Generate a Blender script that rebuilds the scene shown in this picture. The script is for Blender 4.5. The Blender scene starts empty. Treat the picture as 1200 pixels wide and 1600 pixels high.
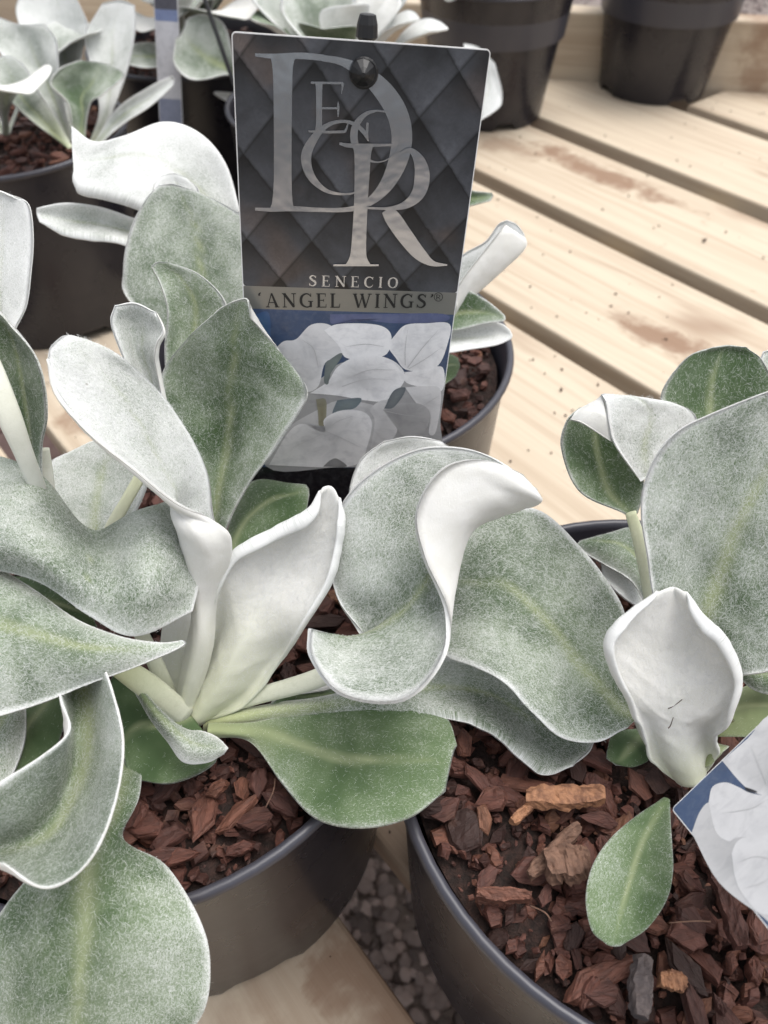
import bpy, math, random
import numpy as np
from mathutils import Vector, Matrix, Euler

R_ = math.radians
scene = bpy.context.scene
# ------------------------------------------------------------------ camera
PITCH = R_(47.0); CAMZ = 0.3875; FPX = 1208.0          # focal length in pixels of a 1200 x 1600 picture
cam_d = bpy.data.cameras.new('camera'); cam = bpy.data.objects.new('camera', cam_d)
scene.collection.objects.link(cam); scene.camera = cam
cam.location = (0, 0, CAMZ); cam.rotation_euler = (R_(90) - PITCH, 0, 0)
cam_d.sensor_fit = 'VERTICAL'; cam_d.sensor_height = 36.0; cam_d.lens = 36.0 * FPX / 1600.0
cam_d.clip_start = 0.01; cam_d.clip_end = 60
cam_d.dof.use_dof = True; cam_d.dof.focus_distance = 0.245; cam_d.dof.aperture_fstop = 15.0
# ------------------------------------------------------------------ sky and sun (bright overcast)
SUN_EL, SUN_AZ = 72.0, 62.0                              # azimuth measured from +Y towards +X
world = bpy.data.worlds.new('World'); scene.world = world; world.use_nodes = True
wn = world.node_tree; wn.nodes.clear()
sky = wn.nodes.new('ShaderNodeTexSky'); sky.sky_type = 'NISHITA'; sky.sun_disc = False
sky.sun_elevation = R_(SUN_EL); sky.sun_rotation = R_(SUN_AZ)
sky.air_density = 1.0; sky.dust_density = 4.0; sky.ozone_density = 1.0
hs = wn.nodes.new('ShaderNodeHueSaturation'); hs.inputs['Saturation'].default_value = 0.22
bg = wn.nodes.new('ShaderNodeBackground'); bg.inputs['Strength'].default_value = 0.15
wo = wn.nodes.new('ShaderNodeOutputWorld')
wn.links.new(sky.outputs[0], hs.inputs['Color']); wn.links.new(hs.outputs[0], bg.inputs['Color'])
wn.links.new(bg.outputs[0], wo.inputs['Surface'])
sun_d = bpy.data.lights.new('sun', 'SUN'); sun_d.energy = 1.0; sun_d.angle = R_(50); sun_d.color = (1.0, 0.965, 0.92)
sun = bpy.data.objects.new('sun', sun_d); scene.collection.objects.link(sun)
sv = Vector((math.sin(R_(SUN_AZ)) * math.cos(R_(SUN_EL)), math.cos(R_(SUN_AZ)) * math.cos(R_(SUN_EL)), math.sin(R_(SUN_EL))))
sun.rotation_euler = sv.to_track_quat('Z', 'Y').to_euler(); sun.location = sv * 3
scene.view_settings.view_transform = 'Standard'; scene.view_settings.look = 'None'
scene.view_settings.exposure = 0.74; scene.view_settings.gamma = 1.0
scene.cycles.max_bounces = 5; scene.cycles.diffuse_bounces = 3; scene.cycles.glossy_bounces = 2

# ------------------------------------------------------------------ small helpers
RNG = np.random.default_rng(7); random.seed(7)
S_, C_ = math.sin(PITCH), math.cos(PITCH)
CAM = np.array([0, 0, CAMZ])
def rayv(px, py):
    x = (px - 600) / FPX; y = -(py - 800) / FPX
    return np.array([x, C_ + y * S_, -S_ + y * C_])
def atd(px, py, d):            # photo pixel at a distance d (cm, along the view axis) -> place in the scene
    return CAM + rayv(px, py) * (d / 100.0)
def ath(px, py, h):            # photo pixel at a height h (cm above the pot rims) -> place in the scene
    d = rayv(px, py); return CAM + d * ((0.15 + h / 100.0 - CAMZ) / d[2])
def atz(px, py, z):
    d = rayv(px, py); return CAM + d * ((z - CAMZ) / d[2])

def link(o, parent=None):
    scene.collection.objects.link(o)
    if parent is not None: o.parent = parent
    return o
def tag(o, label=None, cat=None, group=None, kind=None):
    if label: o['label'] = label
    if cat: o['category'] = cat
    if group: o['group'] = group
    if kind: o['kind'] = kind
    return o
def empty(name, loc, label, cat, group=None):
    o = bpy.data.objects.new(name, None); o.location = loc; o.empty_display_size = 0.02
    link(o); return tag(o, label, cat, group)
def mesh(name, verts, faces, mat, parent=None, smooth=True, attrs=None, fmat=None, mats=None, rel=True):
    me = bpy.data.meshes.new(name)
    v = np.asarray(verts, float)
    if parent is not None and rel:
        v = v - np.array(world_loc(parent))
    me.from_pydata(v.tolist(), [], faces)
    for m in (mats or [mat]): me.materials.append(m)
    if smooth: me.polygons.foreach_set('use_smooth', [True] * len(me.polygons))
    if fmat is not None: me.polygons.foreach_set('material_index', fmat)
    if attrs:
        for k, a in attrs.items():
            a = np.asarray(a, float)
            if a.ndim == 2:
                at = me.attributes.new(k, 'FLOAT_COLOR', 'POINT'); at.data.foreach_set('color', a.ravel())
            else:
                at = me.attributes.new(k, 'FLOAT', 'POINT'); at.data.foreach_set('value', a)
    me.update()
    return link(bpy.data.objects.new(name, me), parent)
def world_loc(o):
    l = Vector((0, 0, 0))
    while o is not None: l = l + o.location; o = o.parent
    return l

# ------------------------------------------------------------------ node helpers
def newmat(name):
    m = bpy.data.materials.new(name); m.use_nodes = True
    nt = m.node_tree; nt.nodes.clear()
    out = nt.nodes.new('ShaderNodeOutputMaterial')
    return m, nt, out
class N:
    def __init__(s, nt): s.nt = nt
    def n(s, t, **kw):
        o = s.nt.nodes.new(t)
        for k, v in kw.items(): setattr(o, k, v)
        return o
    def L(s, a, b): s.nt.links.new(a, b)
    def put(s, sock, v):
        if hasattr(v, 'is_linked') or hasattr(v, 'links'): s.L(v, sock)
        else: sock.default_value = v
    def math(s, op, a, b=0.0, c=None, clamp=False):
        o = s.n('ShaderNodeMath', operation=op, use_clamp=clamp)
        s.put(o.inputs[0], a); s.put(o.inputs[1], b)
        if c is not None: s.put(o.inputs[2], c)
        return o.outputs[0]
    def attr(s, name, t='GEOMETRY'):
        return s.n('ShaderNodeAttribute', attribute_name=name, attribute_type=t)
    def mix(s, f, a, b, blend='MIX'):
        o = s.n('ShaderNodeMix', data_type='RGBA', blend_type=blend)
        s.put(o.inputs[0], f); s.put(o.inputs[6], a); s.put(o.inputs[7], b)
        return o.outputs[2]
    def noise(s, vec, scale, detail=2.0, rough=0.5, dist=0.0):
        o = s.n('ShaderNodeTexNoise'); s.put(o.inputs['Scale'], scale); o.inputs['Detail'].default_value = detail
        o.inputs['Roughness'].default_value = rough; o.inputs['Distortion'].default_value = dist
        if vec is not None: s.L(vec, o.inputs['Vector'])
        return o.outputs['Fac']
    def smooth(s, v, lo, hi):
        o = s.n('ShaderNodeMapRange', interpolation_type='SMOOTHSTEP')
        s.put(o.inputs[0], v); s.put(o.inputs[1], lo); s.put(o.inputs[2], hi); return o.outputs[0]
    def mapping(s, vec, sc=(1, 1, 1), rot=(0, 0, 0), loc=(0, 0, 0)):
        o = s.n('ShaderNodeMapping'); s.L(vec, o.inputs[0])
        o.inputs['Scale'].default_value = sc; o.inputs['Rotation'].default_value = rot; o.inputs['Location'].default_value = loc
        return o.outputs[0]
    def bump(s, h, strength, dist):
        o = s.n('ShaderNodeBump'); o.inputs['Strength'].default_value = strength; o.inputs['Distance'].default_value = dist
        s.L(h, o.inputs['Height']); return o.outputs[0]
    def coord(s, k='Object'):
        return s.n('ShaderNodeTexCoord').outputs[k]
    def bsdf(s, **kw):
        o = s.n('ShaderNodeBsdfPrincipled')
        for k, v in kw.items(): s.put(o.inputs[k.replace('_', ' ')], v)
        return o
def rgb(r, g, b): return (r, g, b, 1.0)

# ------------------------------------------------------------------ materials
def mat_leaf():
    m, nt, out = newmat('felted_leaf'); q = N(nt)
    co = q.coord('Object')
    felt = q.attr('felt').outputs['Fac']; under = q.attr('under').outputs['Fac']
    edge = q.attr('edge').outputs['Fac']; rib = q.attr('rib').outputs['Fac']; lime = q.attr('lime').outputs['Fac']
    grn = q.attr('grain').outputs['Vector']                       # metric coordinates along and across the blade (mm)
    patch = q.noise(co, 38.0, 3.0, 0.55, 0.4)
    patch2 = q.noise(co, 120.0, 3.0, 0.6, 0.6)
    fine = q.noise(q.mapping(grn, (1.7, 2.6, 1.0)), 1.0, 3.0, 0.65, 1.2)
    green = q.mix(q.smooth(patch, 0.35, 0.65), rgb(0.066, 0.112, 0.046), rgb(0.135, 0.195, 0.092))
    green = q.mix(q.math('MULTIPLY', rib, 0.62), green, rgb(0.42, 0.46, 0.27))
    # how much white wool hides the green
    w = q.math('ADD', felt, q.math('MULTIPLY', q.math('SUBTRACT', patch, 0.5), 0.80))
    w = q.math('ADD', w, q.math('MULTIPLY', q.math('SUBTRACT', patch2, 0.5), 0.30))
    w = q.math('ADD', w, q.math('MULTIPLY', q.math('SUBTRACT', fine, 0.5), 1.5))
    w = q.math('ADD', w, q.math('MULTIPLY', q.math('MULTIPLY', edge, 0.5), q.math('ADD', 0.5, patch2)))
    w = q.math('SUBTRACT', w, q.math('MULTIPLY', rib, 0.20))
    wf = q.smooth(w, 0.02, 1.02)
    top = q.mix(wf, green, rgb(0.80, 0.81, 0.80))
    undc = q.mix(q.smooth(patch2, 0.3, 0.75), rgb(0.755, 0.75, 0.71), rgb(0.815, 0.81, 0.785))
    undc = q.mix(q.math('MULTIPLY', rib, 0.35), undc, rgb(0.86, 0.87, 0.82))
    col = q.mix(under, top, undc)
    col = q.mix(q.math('MULTIPLY', lime, 0.85), col, rgb(0.66, 0.70, 0.38))
    speck = q.math('MULTIPLY', q.smooth(q.noise(co, 260.0, 1.0, 0.5), 0.80, 0.84), q.math('SUBTRACT', 1.0, under))
    col = q.mix(q.math('MULTIPLY', speck, 0.6), col, rgb(0.10, 0.06, 0.035))
    h = q.math('ADD', q.math('MULTIPLY', fine, 0.6), q.math('MULTIPLY', patch2, 0.8))
    b = q.bsdf(Base_Color=col, Roughness=0.85, Sheen_Weight=0.25, Sheen_Roughness=0.5, Normal=q.bump(h, 0.35, 0.0006))
    b.inputs['Specular IOR Level'].default_value = 0.15
    tr = q.n('ShaderNodeBsdfTranslucent')
    q.L(q.mix(under, q.mix(0.35, green, col), q.mix(0.5, rgb(0.3, 0.36, 0.12), col)), tr.inputs['Color'])
    mx = q.n('ShaderNodeMixShader'); mx.inputs[0].default_value = 0.16
    q.L(b.outputs[0], mx.inputs[1]); q.L(tr.outputs[0], mx.inputs[2]); q.L(mx.outputs[0], out.inputs[0])
    return m
def mat_wool():
    m, nt, out = newmat('leaf_wool'); q = N(nt)
    b = q.bsdf(Base_Color=rgb(0.84, 0.85, 0.84), Roughness=0.7); b.inputs['Specular IOR Level'].default_value = 0.2
    tr = q.n('ShaderNodeBsdfTranslucent'); tr.inputs['Color'].default_value = rgb(0.8, 0.8, 0.8)
    mx = q.n('ShaderNodeMixShader'); mx.inputs[0].default_value = 0.3
    q.L(b.outputs[0], mx.inputs[1]); q.L(tr.outputs[0], mx.inputs[2]); q.L(mx.outputs[0], out.inputs[0])
    return m
def mat_wood(name, base, dark, stain_amt, spots=()):
    m, nt, out = newmat(name); q = N(nt)
    co = q.coord('Object'); rnd = q.n('ShaderNodeObjectInfo').outputs['Random']
    off = q.n('ShaderNodeVectorMath', operation='ADD'); q.L(co, off.inputs[0])
    cb = q.n('ShaderNodeCombineXYZ'); q.L(q.math('MULTIPLY', rnd, 9.0), cb.inputs[0]); q.L(q.math('MULTIPLY', rnd, 3.0), cb.inputs[1]); q.L(cb.outputs[0], off.inputs[1])
    v = off.outputs[0]
    g = q.noise(q.mapping(v, (1.2, 26, 26)), 2.2, 4, 0.6, 1.3)
    g2 = q.noise(q.mapping(v, (2.5, 110, 110)), 2.0, 3, 0.6, 0.4)
    big = q.noise(q.mapping(v, (2.2, 6, 6)), 2.0, 3, 0.55, 0.5)
    col = q.mix(q.smooth(g, 0.35, 0.72), base, q.mix(0.35, base, dark))
    col = q.mix(q.math('MULTIPLY', q.smooth(g2, 0.55, 0.8), 0.35), col, q.mix(0.6, base, dark))
    st = q.math('MULTIPLY', q.smooth(big, 0.60, 0.78), stain_amt)
    dirt = q.noise(v, 42.0, 4, 0.7, 0.5)
    st = q.math('MAXIMUM', st, q.math('MULTIPLY', q.smooth(dirt, 0.68, 0.78), 0.55))
    for (px, py, sx, sy, amt) in spots:                # soil stains with a shape of their own, last two partly painted shade, in bench coordinates
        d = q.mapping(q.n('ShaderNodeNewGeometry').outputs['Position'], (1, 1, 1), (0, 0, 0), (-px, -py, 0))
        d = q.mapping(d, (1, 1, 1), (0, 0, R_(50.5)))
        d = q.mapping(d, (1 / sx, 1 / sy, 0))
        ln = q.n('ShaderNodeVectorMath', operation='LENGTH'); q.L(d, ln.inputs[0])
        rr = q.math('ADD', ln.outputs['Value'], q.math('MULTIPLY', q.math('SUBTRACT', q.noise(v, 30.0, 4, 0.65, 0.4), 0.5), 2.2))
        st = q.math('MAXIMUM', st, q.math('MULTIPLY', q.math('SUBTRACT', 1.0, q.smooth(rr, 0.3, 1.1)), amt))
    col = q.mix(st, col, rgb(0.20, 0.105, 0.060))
    b = q.bsdf(Base_Color=col, Roughness=0.72, Normal=q.bump(q.math('ADD', g2, q.math('MULTIPLY', g, 0.6)), 0.25, 0.0015))
    b.inputs['Specular IOR Level'].default_value = 0.3
    q.L(b.outputs[0], out.inputs[0]); return m
def mat_plastic(name, col, rough, dust=0.25):
    m, nt, out = newmat(name); q = N(nt)
    co = q.coord('Object')
    n1 = q.noise(co, 28.0, 4, 0.6, 0.3); n2 = q.noise(q.mapping(co, (60, 60, 8)), 3.0, 3, 0.6)
    c = q.mix(q.math('MULTIPLY', q.smooth(n1, 0.45, 0.8), dust), col, rgb(0.085, 0.070, 0.070))
    r = q.math('ADD', rough, q.math('MULTIPLY', n1, 0.22))
    b = q.bsdf(Base_Color=c, Roughness=r, Normal=q.bump(n2, 0.08, 0.0006))
    q.L(b.outputs[0], out.inputs[0]); return m
def mat_bark():
    m, nt, out = newmat('bark_chip'); q = N(nt)
    co = q.coord('Object'); rnd = q.math('FRACT', q.math('ADD', q.n('ShaderNodeObjectInfo').outputs['Random'], q.attr('tone').outputs['Fac']))
    ramp = q.n('ShaderNodeValToRGB'); q.L(rnd, ramp.inputs[0])
    el = ramp.color_ramp.elements; el[0].position = 0.0; el[0].color = rgb(0.030, 0.014, 0.011); el[1].position = 1.0; el[1].color = rgb(0.22, 0.105, 0.06)
    for p, c in ((0.16, (0.066, 0.028, 0.022)), (0.5, (0.110, 0.043, 0.032)), (0.78, (0.140, 0.056, 0.040)), (0.95, (0.175, 0.072, 0.046))):
        e = el.new(p); e.color = rgb(*c)
    n1 = q.noise(q.mapping(co, (1, 4, 4)), 160.0, 4, 0.65, 0.8); n2 = q.noise(co, 90.0, 3, 0.6)
    col = q.mix(q.smooth(n1, 0.3, 0.7), q.mix(0.55, ramp.outputs[0], rgb(0.02, 0.010, 0.008)), ramp.outputs[0])
    col = q.mix(q.math('MULTIPLY', q.smooth(n2, 0.56, 0.75), 0.35), col, rgb(0.24, 0.125, 0.085))
    b = q.bsdf(Base_Color=col, Roughness=0.62, Normal=q.bump(n1, 0.7, 0.0012))
    b.inputs['Specular IOR Level'].default_value = 0.35
    q.L(b.outputs[0], out.inputs[0]); return m
def mat_simple(name, col, rough=0.6, metal=0.0, nscale=0, namt=0.0, ncol=None, bump=0.0, coat=0.0):
    m, nt, out = newmat(name); q = N(nt); c = rgb(*col)
    kw = {}
    if nscale:
        n1 = q.noise(q.coord('Object'), nscale, 4, 0.6, 0.3)
        c = q.mix(q.math('MULTIPLY', q.smooth(n1, 0.35, 0.7), namt), c, rgb(*(ncol or (0, 0, 0))))
        if bump: kw['Normal'] = q.bump(n1, 0.6, bump)
    b = q.bsdf(Base_Color=c, Roughness=rough, Metallic=metal, Coat_Weight=coat, Coat_Roughness=0.12, **kw)
    q.L(b.outputs[0], out.inputs[0]); return m
def mat_print(name, rough=0.28):                       # printed card: printed colours in vertex attribute 'ink'
    m, nt, out = newmat(name); q = N(nt)
    a = q.attr('ink').outputs['Color']
    n1 = q.noise(q.coord('Object'), 420.0, 3, 0.6, 0.8)
    n2 = q.noise(q.coord('Object'), 95.0, 4, 0.55, 1.4); n3 = q.noise(q.mapping(q.coord('Object'), (1, 2.6, 1), (0, 0, 0.6)), 130.0, 3, 0.6, 0.8)
    a = q.mix(q.math('MULTIPLY', q.smooth(n2, 0.42, 0.72), 0.38), a, q.mix(1.0, a, rgb(0.55, 0.56, 0.58), 'MULTIPLY'))
    a = q.mix(q.math('MULTIPLY', q.smooth(n3, 0.52, 0.66), 0.22), a, q.mix(1.0, a, rgb(0.62, 0.62, 0.66), 'MULTIPLY'))
    c = q.mix(q.math('MULTIPLY', q.smooth(n1, 0.4, 0.75), 0.10), a, rgb(0.30, 0.31, 0.33))
    b = q.bsdf(Base_Color=c, Roughness=rough); b.inputs['Specular IOR Level'].default_value = 0.45
    q.L(b.outputs[0], out.inputs[0]); return m
def mat_quilt():
    m, nt, out = newmat('quilted_print'); q = N(nt)
    co = q.coord('Object'); sx = q.n('ShaderNodeSeparateXYZ'); q.L(co, sx.inputs[0])
    x, y = sx.outputs[0], sx.outputs[1]
    wob = q.math('MULTIPLY', q.math('SUBTRACT', q.noise(co, 700.0, 2, 0.5), 0.5), 0.0012)
    k = 1 / 0.0200
    a = q.math('ADD', q.math('MULTIPLY', q.math('ADD', x, q.math('MULTIPLY', y, 0.82)), k), q.math('MULTIPLY', wob, k))
    c = q.math('ADD', q.math('MULTIPLY', q.math('SUBTRACT', x, q.math('MULTIPLY', y, 0.82)), k), 0.31)
    fa = q.math('FRACT', q.math('ADD', a, 40.0)); fc = q.math('FRACT', q.math('ADD', c, 40.0))
    da = q.math('ABSOLUTE', q.math('SUBTRACT', fa, 0.5)); dc = q.math('ABSOLUTE', q.math('SUBTRACT', fc, 0.5))
    seam = q.math('MAXIMUM', da, dc)                    # 0.5 on the seam of the printed quilting
    puff = q.math('MULTIPLY', q.math('SUBTRACT', fa, 0.5), -0.55)
    puff = q.math('ADD', puff, q.math('MULTIPLY', q.math('SUBTRACT', fc, 0.5), 0.40))
    tex = q.noise(q.mapping(co, (1, 1, 1)), 520.0, 4, 0.65, 1.5)
    cloud = q.noise(co, 55.0, 3, 0.55, 0.6)  # cloudy light and dark of reflections, painted into the print tone
    v = q.math('ADD', 0.050, q.math('MULTIPLY', puff, 0.095))
    v = q.math('MULTIPLY', v, q.math('ADD', 0.65, q.math('MULTIPLY', tex, 0.7)))
    v = q.math('MULTIPLY', v, q.math('ADD', -0.25, q.math('MULTIPLY', cloud, 2.4)))
    v = q.math('MULTIPLY', v, q.math('SUBTRACT', 1.0, q.math('MULTIPLY', q.smooth(seam, 0.45, 0.5), 0.5)))
    v = q.math('MAXIMUM', v, 0.006)
    warm = q.noise(co, 38.0, 2, 0.5, 0.3)
    tint = q.mix(q.smooth(warm, 0.5, 0.68), rgb(0.92, 0.98, 1.14), rgb(1.20, 0.98, 0.92))
    cc = q.n('ShaderNodeVectorMath', operation='SCALE'); q.L(tint, cc.inputs[0]); q.L(v, cc.inputs['Scale'])
    b = q.bsdf(Base_Color=cc.outputs[0], Roughness=0.30); b.inputs['Specular IOR Level'].default_value = 0.5
    q.L(b.outputs[0], out.inputs[0]); return m

M_LEAF = mat_leaf(); M_WOOL = mat_wool()
M_POT = mat_plastic('black_pot_plastic', rgb(0.014, 0.013, 0.018), 0.17, 0.18)
M_RIM = mat_plastic('pot_rim_plastic', rgb(0.040, 0.040, 0.052), 0.24, 0.15)
M_SOIL = mat_simple('dark_soil', (0.016, 0.009, 0.007), 0.9, 0, 420, 0.8, (0.050, 0.024, 0.018), 0.004)
M_BARK = mat_bark()
M_PALE = mat_simple('pale_wood_chip', (0.34, 0.165, 0.085), 0.75, 0, 330, 0.85, (0.11, 0.045, 0.025), 0.002)
M_TAN = mat_simple('tan_bark_chip', (0.19, 0.105, 0.07), 0.8, 0, 330, 0.85, (0.085, 0.045, 0.03), 0.002)
M_GREY = mat_simple('grey_bark_chip', (0.060, 0.048, 0.048), 0.8, 0, 300, 0.5, (0.14, 0.11, 0.10), 0.0015)
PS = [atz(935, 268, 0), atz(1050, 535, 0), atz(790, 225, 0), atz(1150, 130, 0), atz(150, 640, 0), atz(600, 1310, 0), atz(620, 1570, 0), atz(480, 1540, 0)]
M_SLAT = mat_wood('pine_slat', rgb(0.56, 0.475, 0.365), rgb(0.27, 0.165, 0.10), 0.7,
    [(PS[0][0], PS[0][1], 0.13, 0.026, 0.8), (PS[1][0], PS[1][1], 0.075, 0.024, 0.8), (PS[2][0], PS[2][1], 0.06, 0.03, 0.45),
     (PS[3][0], PS[3][1], 0.09, 0.035, 0.6), (PS[4][0], PS[4][1], 0.05, 0.03, 0.7), (PS[5][0], PS[5][1], 0.06, 0.05, 0.6), (PS[6][0], PS[6][1], 0.06, 0.035, 0.75), (PS[7][0], PS[7][1], 0.05, 0.05, 0.35)])  # last two: dirt plus the shade over the front slat, painted in
M_BEAM = mat_wood('bench_beam', rgb(0.34, 0.29, 0.17), rgb(0.20, 0.13, 0.07), 0.6)
M_PRINT = mat_print('label_print'); M_QUILT = mat_quilt()
M_CARD = mat_simple('white_card_edge', (0.80, 0.80, 0.80), 0.45)
M_FOIL = mat_simple('silver_foil', (0.55, 0.585, 0.64), 0.22, 0.92, 24, 0.15, (0.45, 0.45, 0.46), 0.0011)
M_BAND = mat_simple('dull_silver_band', (0.25, 0.25, 0.235), 0.30, 0.6)
M_INK = mat_simple('black_ink', (0.012, 0.012, 0.012), 0.5)
M_PEG = mat_simple('black_peg_plastic', (0.006, 0.006, 0.007), 0.45)
M_GROUND = mat_simple('grey_ground', (0.20, 0.165, 0.15), 0.9, 0, 30, 0.6, (0.12, 0.095, 0.085), 0.004)
M_STONE, _nt, _o = newmat('grey_pebble'); _q = N(_nt)
_b = _q.bsdf(Base_Color=_q.mix(_q.attr('tone').outputs['Fac'], rgb(0.08, 0.062, 0.058), rgb(0.34, 0.27, 0.25)), Roughness=0.85); _q.L(_b.outputs[0], _o.inputs[0])
M_PAVER = mat_simple('pink_paver', (0.52, 0.37, 0.34), 0.85, 0, 60, 0.4, (0.40, 0.27, 0.25), 0.001)
M_CRUMB = mat_simple('soil_crumb', (0.05, 0.026, 0.017), 0.9)

# ------------------------------------------------------------------ leaves
def catmull(P, n):
    """P (k, ..., 3) control rows -> n samples along axis 0"""
    P = np.asarray(P, float); k = len(P)
    if k == 2: P = np.stack([P[0], (P[0] + P[1]) / 2, P[1]]); k = 3
    Q = np.concatenate([[2 * P[0] - P[1]], P, [2 * P[-1] - P[-2]]])
    t = np.linspace(0, k - 1 - 1e-9, n); i = t.astype(int); f = (t - i).reshape((-1,) + (1,) * (P.ndim - 1))
    a, b, c, d = Q[i], Q[i + 1], Q[i + 2], Q[i + 3]
    return 0.5 * (2 * b + (c - a) * f + (2 * a - 5 * b + 4 * c - d) * f ** 2 + (3 * b - a - 3 * c + d) * f ** 3)
def smooth_noise(x, y, seed):
    r = np.random.default_rng(seed); o = 0
    for k in range(5):
        fx, fy, ph = r.normal(0, 1.0), r.normal(0, 1.0), r.uniform(0, 6.28)
        o = o + np.sin(fx * x + fy * y + ph)
    return o / 5
def make_leaf(plant, rows, mode='d', felt=0.45, under=False, lime=0.0, lime_len=0.25, roll=(0, 0), roll_r=0.0016, thick=0.0006,
              wool=1.0, nu=None, nv=26, ribw=0.0011, seed=None, wave=0.0006, ref=None, edge_gain=1.0, rim=0.5, label=None, vein=0.00012):
    """a felted leaf blade from rows of points (base to tip, side to side); closed surface with two faces and a thick rim"""
    seed = seed if seed is not None else int(RNG.integers(1e6))
    rng = np.random.default_rng(seed); edge_gain = edge_gain * min(1.0, 0.3 + felt * 1.4)
    f = atd if mode == 'd' else (ath if mode == 'h' else (lambda x, y, z: np.array([x, y, z])))
    G = np.array([[f(*p) for p in r] for r in rows])
    nu = nu or min(64, 9 * (len(rows) - 1) + 1)
    P = catmull(G, nu)                                   # along
    P = catmull(P.transpose(1, 0, 2), nv).transpose(1, 0, 2)
    def normals(P):
        du = np.gradient(P, axis=0); dv = np.gradient(P, axis=1)
        n = np.cross(du, dv); n /= (np.linalg.norm(n, axis=2, keepdims=True) + 1e-12); return n
    Nn = normals(P)
    ri, rj = ref if ref else (0.5, 0.5)
    i0, j0 = int(ri * (nu - 1)), int(rj * (nv - 1))
    sgn = 1.0 if np.dot(Nn[i0, j0], CAM - P[i0, j0]) > 0 else -1.0
    if under: sgn = -sgn                                  # sgn*Nn points out of the upper (green) face
    su = np.concatenate([[0], np.cumsum(np.linalg.norm(np.diff(P.mean(1), axis=0), axis=1))])
    wv = np.concatenate([np.zeros((nu, 1)), np.cumsum(np.linalg.norm(np.diff(P, axis=1), axis=2), axis=1)], 1)
    width = wv[:, -1:]; V = wv - width / 2                # metric across
    vv = np.linspace(0, 1, nv)[None, :]
    e = np.abs(2 * vv - 1)
    # gentle swell and ragged margin
    U = su[:, None]
    P = P + Nn * (wave * smooth_noise(U * 160, V * 160, seed)[..., None])
    out_l = P[:, 0] - P[:, 1]; out_r = P[:, -1] - P[:, -2]
    # curled margins
    cols = [P]
    amid = {'l': roll[0], 'r': roll[1]}
    tap = np.clip(np.minimum(np.minimum(su / 0.012, 1.0), 0.12 + (su[-1] - su) / 0.012), 0, 1)[:, None] * np.clip(width / 0.012, 0.15, 1)
    def curl(E, o, nrm, amax):
        o = o / (np.linalg.norm(o, axis=1, keepdims=True) + 1e-9); res = []
        s = 1 if amax > 0 else -1
        rr = roll_r * tap * (1 + 0.12 * smooth_noise(su[:, None] * 330, 0 * su[:, None], seed + 5))
        for k in range(1, 8):
            a = abs(amax) * k / 7
            res.append(E + rr * (math.sin(a) * o + s * (1 - math.cos(a)) * nrm))
        return np.stack(res, 1)
    if roll[0]: cols.insert(0, curl(P[:, 0], out_l, Nn[:, 0] * sgn, roll[0])[:, ::-1])
    if roll[1]: cols.append(curl(P[:, -1], out_r, Nn[:, -1] * sgn, roll[1]))
    nl = 7 if roll[0] else 0; nr = 7 if roll[1] else 0
    P = np.concatenate(cols, 1); m = P.shape[1]
    Nn = normals(P) * sgn
    V = np.concatenate([np.repeat(V[:, :1], nl, 1), V, np.repeat(V[:, -1:], nr, 1)], 1)
    dcol = np.linalg.norm(np.diff(P, axis=1), axis=2)
    arc = np.concatenate([np.zeros((nu, 1)), np.cumsum(dcol, 1)], 1)
    dist = np.minimum(arc, arc[:, -1:] - arc)
    dtip = (su[-1] - su)[:, None] + 0 * dist
    dist = np.minimum(dist, dtip)
    edge = np.exp(-dist / 0.0007) * edge_gain
    fr = (su / su[-1])[:, None]
    rw = 1.25 * ribw * (1.25 - 0.85 * fr) * (1 + 0.25 * smooth_noise(U * 250, V * 90, seed + 3))
    rib = np.exp(-(V / rw) ** 2) * np.clip((1.02 - fr) * 3, 0, 1) * np.clip(width / 0.02, 0, 1)
    ph = (fr * 7 - np.abs(V) / (width.max() + 1e-6) * 3.2)
    vn = np.exp(-(((ph - np.floor(ph)) - 0.5) / 0.10) ** 2) * np.clip(np.abs(V) / 0.003, 0, 1) * np.clip((dist - 0.002) / 0.004, 0, 1)
    P = P - Nn * (0.00035 * rib + vein * vn)[..., None]
    limev = lime * np.clip(1 - fr / lime_len, 0, 1) + 0 * dist
    th = thick * (1 - (1 - rim) * np.exp(-dist / 0.0014)) * (1 + 0.25 * smooth_noise(U * 700, V * 700, seed + 9))
    T = P + Nn * th[..., None]; B = P - Nn * th[..., None]
    # rim ring pushed out
    ring_idx = [(i, 0) for i in range(nu)] + [(nu - 1, j) for j in range(1, m)] + [(i, m - 1) for i in range(nu - 2, -1, -1)] + [(0, j) for j in range(m - 2, 0, -1)]
    ri_ = np.array(ring_idx)
    cen = P[np.clip(ri_[:, 0], 2, nu - 3), np.clip(ri_[:, 1], 2, m - 3)]
    rp = P[ri_[:, 0], ri_[:, 1]]; ov = rp - cen; ov /= (np.linalg.norm(ov, axis=1, keepdims=True) + 1e-9)
    RG = rp + ov * (thick * 0.9 * rim)
    nT = nu * m
    verts = np.concatenate([T.reshape(-1, 3), B.reshape(-1, 3), RG])
    idx = np.arange(nT).reshape(nu, m)
    q = np.stack([idx[:-1, :-1], idx[:-1, 1:], idx[1:, 1:], idx[1:, :-1]], -1).reshape(-1, 4)
    if sgn < 0: q = q[:, ::-1]
    faces = q.tolist() + (q[:, ::-1] + nT).tolist()
    nr_ = len(ring_idx); flat = (ri_[:, 0] * m + ri_[:, 1])
    for k in range(nr_):
        k2 = (k + 1) % nr_
        faces.append([int(flat[k]), int(flat[k2]), 2 * nT + k2, 2 * nT + k])
        faces.append([2 * nT + k, 2 * nT + k2, int(flat[k2]) + nT, int(flat[k]) + nT])
    A = {}
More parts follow.
